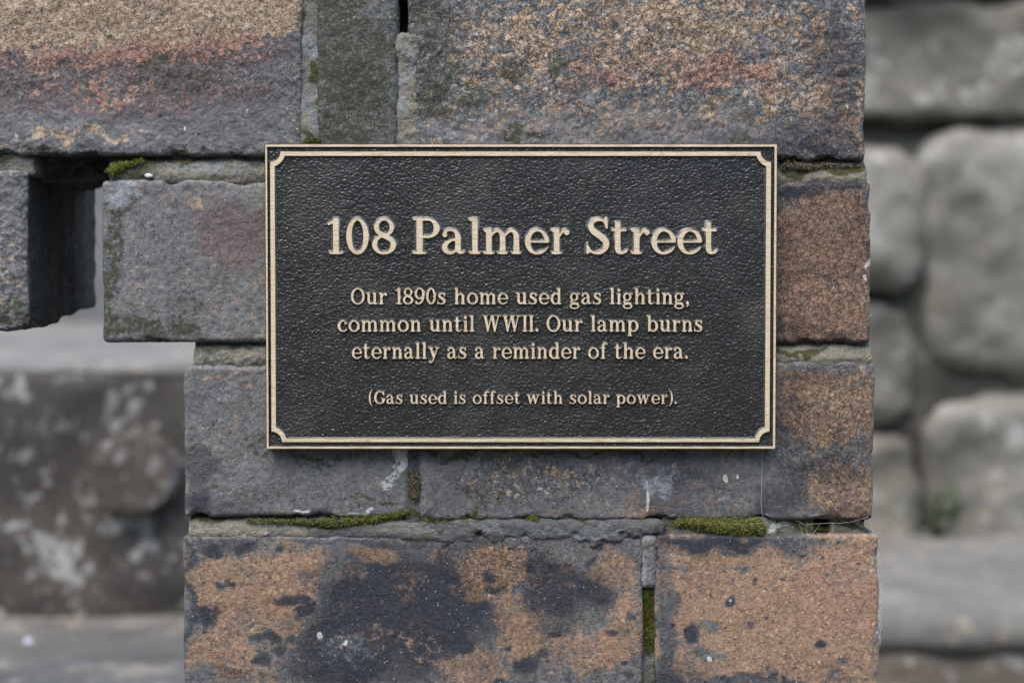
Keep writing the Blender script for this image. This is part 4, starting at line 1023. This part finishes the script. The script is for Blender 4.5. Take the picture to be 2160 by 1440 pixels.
# ================================================================== MOSS, WEBS, GRIT
def moss_tuft(path, tipf, n, h, mat, label, seed, y=-0.0005, name='moss', vert=False):
    """a cushion made of thousands of tiny upright leaves along a path of (px, py, half-width px)"""
    r = np.random.default_rng(seed)
    pts = np.array(path, float)
    L = np.r_[0, np.cumsum(np.hypot(np.diff(pts[:, 0]), np.diff(pts[:, 1])) )]
    wt = r.uniform(0, L[-1], n * 3)
    cx = np.interp(wt, L, pts[:, 0]); cy = np.interp(wt, L, pts[:, 1]); hw = np.interp(wt, L, pts[:, 2])
    keep = r.uniform(0, pts[:, 2].max(), n * 3) < hw
    cx, cy, hw = cx[keep][:n], cy[keep][:n], hw[keep][:n]
    m = len(cx)
    a = r.normal(0, 0.5, m).clip(-1.15, 1.15)
    ox = r.normal(0, 2.5, m) + (a * hw if vert else 0); oy = r.normal(0, 1.0, m) + (0 if vert else a * hw)
    cx, cy = cx + ox, cy + oy
    px, pz = [], []
    q = np.array([XZ(u, v_) for u, v_ in zip(cx, cy)])
    base = np.stack([q[:, 0], np.full(m, 0.0025), q[:, 1]], -1)
    dome = (1 - np.abs(a) * 0.75)
    base[:, 1] = y + 0.0022 - dome * 0.0022 * np.minimum(hw / 12, 1.3) + r.normal(0, 0.0003, m)
    V, F = [], []
    up = np.stack([r.normal(0, 0.45, m), -np.abs(r.normal(0.75, 0.3, m)), r.normal(0.45, 0.5, m)], -1)
    up /= np.linalg.norm(up, axis=1, keepdims=True)
    hh = h * r.uniform(0.5, 1.3, m)
    side = np.cross(up, r.normal(0, 1, (m, 3))); side /= np.linalg.norm(side, axis=1, keepdims=True)
    s2 = np.cross(up, side)
    w = hh * r.uniform(0.16, 0.3, m)
    V = np.stack([base - side * w[:, None], base + side * w[:, None], base + s2 * w[:, None],
                  base + up * hh[:, None] + side * (w * 0.25)[:, None], base + up * hh[:, None] - side * (w * 0.5)[:, None]], 1).reshape(-1, 3)
    o5 = np.arange(m)[:, None] * 5
    F = np.concatenate([o5 + [0, 1, 3], o5 + [1, 2, 3], o5 + [2, 0, 4], o5 + [0, 3, 4], o5 + [2, 4, 3]])
    tips = np.nonzero(r.uniform(0, 1, m) < tipf)[0]
    nt_ = len(tips)
    tb = (base + up * (hh * 1.15)[:, None])[tips]; tr = r.uniform(0.00010, 0.00020, nt_)[:, None]
    oct_ = np.array([(1, 0, 0), (-1, 0, 0), (0, -1, 0), (0, 1, 0), (0, 0, 1.5), (0, 0, -1.5)])
    VT = (tb[:, None, :] + oct_[None] * tr[:, None, :]).reshape(-1, 3)
    o6 = len(V) + np.arange(nt_)[:, None] * 6
    FT = np.concatenate([o6 + list(q_) for q_ in ((0, 4, 2), (2, 4, 1), (1, 4, 3), (3, 4, 0), (2, 5, 0), (1, 5, 2), (3, 5, 1), (0, 5, 3))]) if nt_ else np.zeros((0, 3), int)
    nF = len(F)
    me = mesh_np(name, np.vstack([V, VT]), np.zeros((0, 4), int), np.vstack([F, FT]), smooth=False)
    me.materials.append(mat); me.materials.append(M['moss_tip'])
    mi = np.zeros(len(me.polygons), np.int32); mi[nF:] = 1
    me.polygons.foreach_set('material_index', mi)
    o = link(name, me, mat)
    tag(o, label, 'moss', 'moss growing in the wall joints', 'stuff')
    return o
moss_tuft([(520, 1098, 3), (600, 1100, 4), (660, 1102, 6), (700, 1104, 11), (750, 1100, 9), (790, 1096, 13), (830, 1086, 9), (868, 1078, 10)], 0.15, 4200, 0.0011, M['moss'], 'broad green moss cushion in the bed joint below the plaque left of centre', 1)
moss_tuft([(868, 1074, 8), (890, 1090, 9), (905, 1100, 7), (960, 1105, 7), (985, 1100, 9), (1010, 1102, 6), (1060, 1106, 4), (1105, 1102, 5), (1125, 1090, 10), (1145, 1104, 6), (1200, 1103, 5), (1225, 1099, 7), (1250, 1103, 4), (1330, 1103, 3), (1350, 1099, 5), (1425, 1106, 2)], 0.08, 3800, 0.0008, M['moss'], 'thin dark green line of moss along the bed joint under the plaque centre', 2)
moss_tuft([(1000, 1090, 10), (1008, 1060, 6), (1018, 1048, 5)], 0, 500, 0.0008, M['moss'], 'small spur of moss climbing the brick from the thin moss line', 3, vert=True)
moss_tuft([(872, 995, 10), (878, 1020, 16), (876, 1045, 14), (874, 1058, 6)], 0.30, 1500, 0.0012, M['moss_dark'], 'brown tuft of moss with pale tips in the upright joint below the plaque', 4, vert=True)
moss_tuft([(1424, 1104, 8), (1450, 1098, 12), (1490, 1106, 14), (1520, 1110, 20), (1560, 1112, 20), (1600, 1112, 18), (1612, 1114, 8)], 0.13, 7000, 0.0011, M['moss_bright'], 'bright yellow green moss cushion bulging from the bed joint lower right', 5)
moss_tuft([(1362, 1232, 7), (1365, 1260, 10), (1366, 1300, 11), (1368, 1345, 10), (1370, 1380, 5)], 0, 2200, 0.0008, M['moss'], 'upright strip of deep green moss in the joint at the bottom', 6, y=0.0022, vert=True)
moss_tuft([(228, 362, 12), (243, 360, 15), (262, 348, 7), (300, 338, 3)], 0.06, 1300, 0.001, M['moss_bright'], 'green moss clump at the corner of the open slot, upper left', 7)
moss_tuft([(1650, 350, 6), (1680, 350, 9), (1710, 354, 8), (1740, 350, 4), (1815, 348, 3)], 0.25, 1200, 0.0009, M['moss_dark'], 'grey green moss in the joint right of the plaque top corner', 8)
moss_tuft([(645, 296, 5), (662, 298, 7), (680, 296, 4)], 0, 350, 0.0009, M['moss'], 'tiny moss patch touching the top edge of the plaque', 9, y=-0.001)
moss_tuft([(1700, 1114, 7), (1725, 1120, 10), (1750, 1122, 7), (1765, 1118, 3)], 0, 700, 0.0009, M['moss'], 'little moss patch inside the hollow behind the cobweb', 10, y=0.006)

def tube(name, pts, rad, mat, sides=5):
    pts = np.array(pts, float); n = len(pts)
    V, F = [], []
    for i in range(n):
        d = pts[min(i + 1, n - 1)] - pts[max(i - 1, 0)]; d /= np.linalg.norm(d) + 1e-12
        a = np.cross(d, [0.31, 0.9, 0.2]); a /= np.linalg.norm(a); b = np.cross(d, a)
        for k in range(sides):
            t = 2 * math.pi * k / sides
            V.append(pts[i] + rad * (a * math.cos(t) + b * math.sin(t)))
    for i in range(n - 1):
        for k in range(sides):
            F.append((i * sides + k, i * sides + (k + 1) % sides, (i + 1) * sides + (k + 1) % sides, (i + 1) * sides + k))
    return V, F
def web(name, lines, rad, mat, label, cat, group=None):
    V, F = [], []
    for ln in lines:
        pts = [P(a, b, c) for a, b, c in ln]
        q = np.array(pts); t = np.linspace(0, len(q) - 1, 10 * (len(q) - 1) + 1)
        q = np.stack([np.interp(t, np.arange(len(q)), q[:, k]) for k in range(3)], -1)
        q += fbm(q + 3, 300, 2, len(ln))[:, None] * 0.0002
        v, f = tube('t', q, rad, mat)
        o = len(V); V += v; F += [tuple(i + o for i in ff) for ff in f]
    o = link(name, mesh_np(name, np.array(V), np.array(F)), mat)
    return tag(o, label, cat, group)
yy = -0.0016
WL = [[(1678, 1098, yy), (1700, 1106, yy), (1740, 1103, yy), (1790, 1102, yy), (1830, 1090, yy)],
      [(1686, 1104, yy), (1693, 1125, yy), (1688, 1140, yy)], [(1730, 1104, yy), (1712, 1130, 0.001), (1700, 1140, yy)], [(1757, 1102, yy), (1756, 1130, yy), (1768, 1150, yy)],
      [(1700, 1100, 0), (1712, 1112, 0.002), (1708, 1126, 0.003), (1716, 1132, 0)], [(1704, 1103, 0), (1700, 1115, 0.002), (1706, 1128, 0)], [(1712, 1102, 0), (1718, 1120, 0.002), (1712, 1131, 0)],
      [(1716, 1132, yy), (1722, 1145, yy), (1727, 1152, yy)], [(1688, 1132, yy), (1672, 1140, yy)], [(1690, 1140, yy), (1686, 1160, yy)], [(1798, 1134, yy), (1799, 1152, yy)], [(1640, 1134, yy), (1650, 1148, yy)],
      [(1664, 1144, yy), (1676, 1158, yy)], [(1830, 1090, yy), (1838, 1060, yy), (1848, 1075, 0)], [(1835, 1100, 0), (1842, 1120, 0), (1850, 1140, 0.001)], [(1760, 1128, yy), (1744, 1145, yy)]]
web('cobweb', WL, 0.00005, M['web'], 'torn cobweb threads across the dark hollow in the bed joint, lower right', 'cobweb')
web('silk_thread', [[(1607, 955, yy), (1607, 1010, yy), (1605, 1060, yy), (1609, 1090, yy), (1618, 1104, yy)]], 0.00009, M['web'], 'single pale silk thread hanging straight down the brick below the plaque', 'thread')
FL = []
for k in range(46):
    y0 = random.choice([random.uniform(1160, 1420), random.gauss(1330, 30), random.gauss(1310, 20)]); x0 = 1853 + random.uniform(-3, 4)
    FL.append([(x0, y0, 0.001), (x0 + random.uniform(0, 5), y0 + random.uniform(3, 9), 0.0), (x0 + random.uniform(-3, 4), y0 + random.uniform(10, 22), 0.001)])
web('silk_fluff', FL, 0.00006, M['web'], 'white silk fluff caught along the lower right edge of the wall', 'cobweb')
web('hanging_thread', [[(197, 478, 0.06), (204, 510, 0.05), (213, 527, 0.03)]], 0.00008, M['twig'], 'fine dark thread stretched across the open slot', 'thread')
web('fine_root', [[(206, 330, 0.03), (207, 352, 0.03), (200, 366, 0.03), (178, 369, 0.03), (160, 368, 0.03)]], 0.00018, M['twig'], 'thin curled brown root hanging under the top brick in the slot', 'root')
web('loose_hair', [[(372, 722, 0.02), (385, 738, 0.02), (395, 752, 0.02)]], 0.00004, M['twig'], 'short dark hair below the second brick, above the stepped stones', 'thread')
def nugget(name, px, py, y, rx, ry, rz, mat, label, cat, seed=0, rot=0.0):
    import bmesh
    bm = bmesh.new(); bmesh.ops.create_icosphere(bm, subdivisions=3, radius=1)
    v = np.array([w.co[:] for w in bm.verts]); d = 1 + 0.22 * fbm(v, 1.6, 3, seed)
    for w, k in zip(bm.verts, d): w.co = Vector((w.co.x * rx * k, w.co.y * ry * k, w.co.z * rz * k))
    me = bpy.data.meshes.new(name); bm.to_mesh(me); bm.free()
    me.polygons.foreach_set('use_smooth', np.ones(len(me.polygons), bool))
    o = link(name, me, mat); o.location = P(px, py, y); o.rotation_euler = (0, rot, 0)
    return tag(o, label, cat)
nugget('pebble', 314, 371, 0.0008, 0.0021, 0.0012, 0.0011, M['pebble'], 'small white pebble lying on the mortar joint left of the plaque', 'pebble', 3, 0.2)

# ================================================================== STONES BEHIND
def stone(parent, lo, hi, sp, r, mat, seed, amp=0.012, label=None, name='stone', edge=0.4):
    lo, hi = np.array(lo), np.array(hi)
    p, n, Q, T = superbox(lo, hi, sp, sp * 1.2, r=r)
    d = fbm(p + seed * 5.1, 5.5, 3, seed) * amp + fbm(p + seed, 28, 3, seed + 2) * amp * 0.25
    v = p + n * d[:, None]
    c = (lo + hi) / 2; hs = (hi - lo) / 2
    # pull the corners in so blocks read as rubble, not boxes
    u = (p - c) / hs
    cr = np.clip(np.abs(u[:, 0]) * np.abs(u[:, 2]) - 0.25, 0, 1)
    f = 1 - edge * cr * (0.55 + 0.45 * fbm(p + seed, 4, 2, seed + 8))
    v[:, 0] = c[0] + (v[:, 0] - c[0]) * f; v[:, 2] = c[2] + (v[:, 2] - c[2]) * f
    o = link(name, mesh_np(name, v, Q, T), mat, parent)
    if parent is not None: o.location = -parent.location
    if label: o['label'] = label
    return o
rub = empty('rubble_wall', (0.6, 1.25, 0), 'blurred grey rubble stone wall behind the right edge of the brickwork', 'wall')
YR = 1.12
def rstone(x0, y0, x1, y1, mat, seed, y=YR, r=0.026, **k):
    k.setdefault('edge', 0.24); k.setdefault('amp', 0.022)
    xa, zb = XZ(x0, y1, y); xb, zt = XZ(x1, y0, y)
    return stone(rub, (xa, y, zb), (xb, y + 0.26, zt), 0.009, min(r, 0.03, (xb - xa) * 0.4, (zt - zb) * 0.4), mat, seed, **k)
rstone(1560, -420, 2560, -20, M['stone_grey'], 1)
rstone(1500, -12, 2420, 258, M['stone_olive'], 2, r=0.02, edge=0.1)
rstone(2432, -12, 3000, 270, M['stone_grey'], 12)
rstone(1690, 280, 1962, 602, M['stone_grey'], 3, r=0.03, edge=0.3)
rstone(1938, 282, 2330, 800, M['stone_grey'], 4, r=0.05, edge=0.28)
rstone(2345, 290, 2800, 640, M['stone_olive'], 5)
rstone(1560, 616, 1948, 900, M['stone_olive'], 6, r=0.03)
rstone(1560, 905, 1950, 1180, M['stone_olive'], 14, r=0.03)
rstone(1955, 826, 2340, 1200, M['stone_grey'], 7, r=0.045, edge=0.25)
rstone(2352, 655, 2800, 1200, M['stone_grey'], 8)
rstone(1380, 285, 1680, 600, M['stone_grey'], 9)
rstone(1200, 616, 1550, 1180, M['stone_olive'], 10)
rstone(1100, -12, 1490, 600, M['stone_grey'], 11)
rstone(1090, -420, 1550, -20, M['stone_olive'], 13)
# earth and mortar core between the stones
xa, zb = XZ(1080, 1300, YR); xb, zt = XZ(3000, -440, YR)
cv, cn, cq, ct = superbox((xa, YR + 0.028, 0), (xb, YR + 0.30, zt), 0.03, 0.06, r=0.02)
cv += cn * (fbm(cv, 14, 3, 5) * 0.014)[:, None]
link('core', mesh_np('core', cv, cq, ct), M['joint_earth'], rub).location = -rub.location
# plant at the foot of the rubble
plant = empty('weed', P(1985, 1170, YR - 0.03), 'small green weed growing in the gap at the foot of the rubble wall', 'plant')
def leaf_mesh(L, W):
    V, F = [], []
    n = 6
    for i in range(n + 1):
        t = i / n; w = W * math.sin(math.pi * min(0.97, 0.08 + t * 0.9)) ** 0.8
        for s_, in ((-1,), (0,), (1,)):
            V.append((s_ * w, t * L * 0.75 - 0.0, t * L * 0.5 - 0.35 * L * t * t + (0.12 * w if s_ else 0)))
    for i in range(n):
        for k in range(2):
            a = i * 3 + k; F.append((a, a + 1, a + 4, a + 3))
    return mesh_np('leaf', np.array(V), np.array(F))
lm = leaf_mesh(0.034, 0.008)
for k in range(22):
    o = link('leaf', lm, M['leaf'], plant)
    o.location = (random.gauss(-0.005, 0.014), random.uniform(-0.02, 0.02), random.uniform(0.0, 0.07))
    o.rotation_euler = (random.uniform(-0.3, 0.9), random.uniform(-0.5, 0.5), random.uniform(0, 6.28))
    o.scale = (random.uniform(0.6, 1.1),) * 3
# right hand step: rounded slab and its rough front
def block(name, lo, hi, sp, r, mat, seed, label, cat, amp=0.008, edge=0.0):
    o = stone(None, lo, hi, sp, r, mat, seed, amp=amp, name=name, edge=edge)
    return tag(o, label, cat)
_, zt = XZ(0, 1180, 1.12); zs = EYE - 0.302 - SP * 0
block('stone_slab', (0.22, 0.74, zs - 0.034), (1.6, 1.30, zs), 0.010, 0.028, M['tread'], 21, 'flat pale stone slab with a rounded edge at lower right, in front of the rubble', 'stone slab', amp=0.010)
block('rough_block', (0.22, 0.748, 0.0), (1.6, 1.30, zs - 0.036), 0.014, 0.02, M['stone_brown'], 22, 'rough brown block under the pale slab at lower right', 'stone', amp=0.014)
# left hand steps
zl = EYE - 0.076
block('capping_stone', (-1.5, 0.752, zl - 0.010), (-0.02, 2.6, zl), 0.012, 0.004, M['tread'], 23, 'pale grey ledge stone seen below the hanging brick on the left', 'stone slab', amp=0.007)
block('lichened_boulder', (-0.62, 0.746, EYE - 0.40), (-0.02, 1.3, zl - 0.006), 0.007, 0.012, M['stone_dark'], 24, 'dark boulder spotted with pale lichen, left of the brick wall end', 'boulder', amp=0.012)
block('far_boulder', (-1.5, 0.76, EYE - 0.40), (-0.63, 1.3, zl - 0.006), 0.014, 0.02, M['stone_dark'], 25, 'dark boulder farther left, mostly hidden by the brick wall', 'boulder', amp=0.012)
zt2 = EYE - 0.312
block('step_stone', (-1.5, 0.22, zt2 - 0.14), (-0.02, 0.86, zt2), 0.010, 0.015, M['step'], 26, 'broad worn stone step at the lower left below the lichened boulder', 'step', amp=0.006)
block('foundation_block', (-1.5, 0.26, 0.0), (-0.02, 0.86, zt2 - 0.143), 0.03, 0.02, M['stone_brown'], 27, 'brown foundation block carrying the worn step at lower left', 'stone', amp=0.008)
block('brown_chunk', (-0.392, 0.722, EYE - 0.212), (-0.318, 0.80, EYE - 0.140), 0.003, 0.002, M['stone_chunk'], 31, 'small wedge of brown stone sticking out of the lichened boulder', 'stone', amp=0.012, edge=0.9)
# plain grey wall far behind the slot
gw = stone(None, (-4, 2.62, 0), (0.6, 2.9, 2.6), 0.06, 0.01, M['wall_grey'], 28, amp=0.004, name='grey_wall', edge=0)
tag(gw, 'plain grey wall far behind, seen through the narrow slot', 'wall')
# petals
def petal(px, py, y, s_, rot, label):
    v = np.array([(-0.5, 0, -0.3), (0.0, -0.1, -0.5), (0.5, 0, -0.1), (0.6, 0.1, 0.3), (0.1, 0.15, 0.6), (-0.4, 0.1, 0.4), (0, -0.12, 0)]) * s_
    f = [(0, 1, 6), (1, 2, 6), (2, 3, 6), (3, 4, 6), (4, 5, 6), (5, 0, 6)]
    o = link('petal', mesh_np('petal', v, np.zeros((0, 4), int), f), M['petal'])
    o.location = P(px, py, y); o.rotation_euler = (-0.5, 0, rot)
    sol = o.modifiers.new('thickness', 'SOLIDIFY'); sol.thickness = 0.0006
    tag(o, label, 'petal', 'pale petals fallen on the stones')
petal(60, 1352, 0.56, 0.006, 0.4, 'tiny pale petal on the worn step at lower left')
petal(1882, 1252, 0.83, 0.012, 0.1, 'pale bluish petal on the flat slab at lower right')
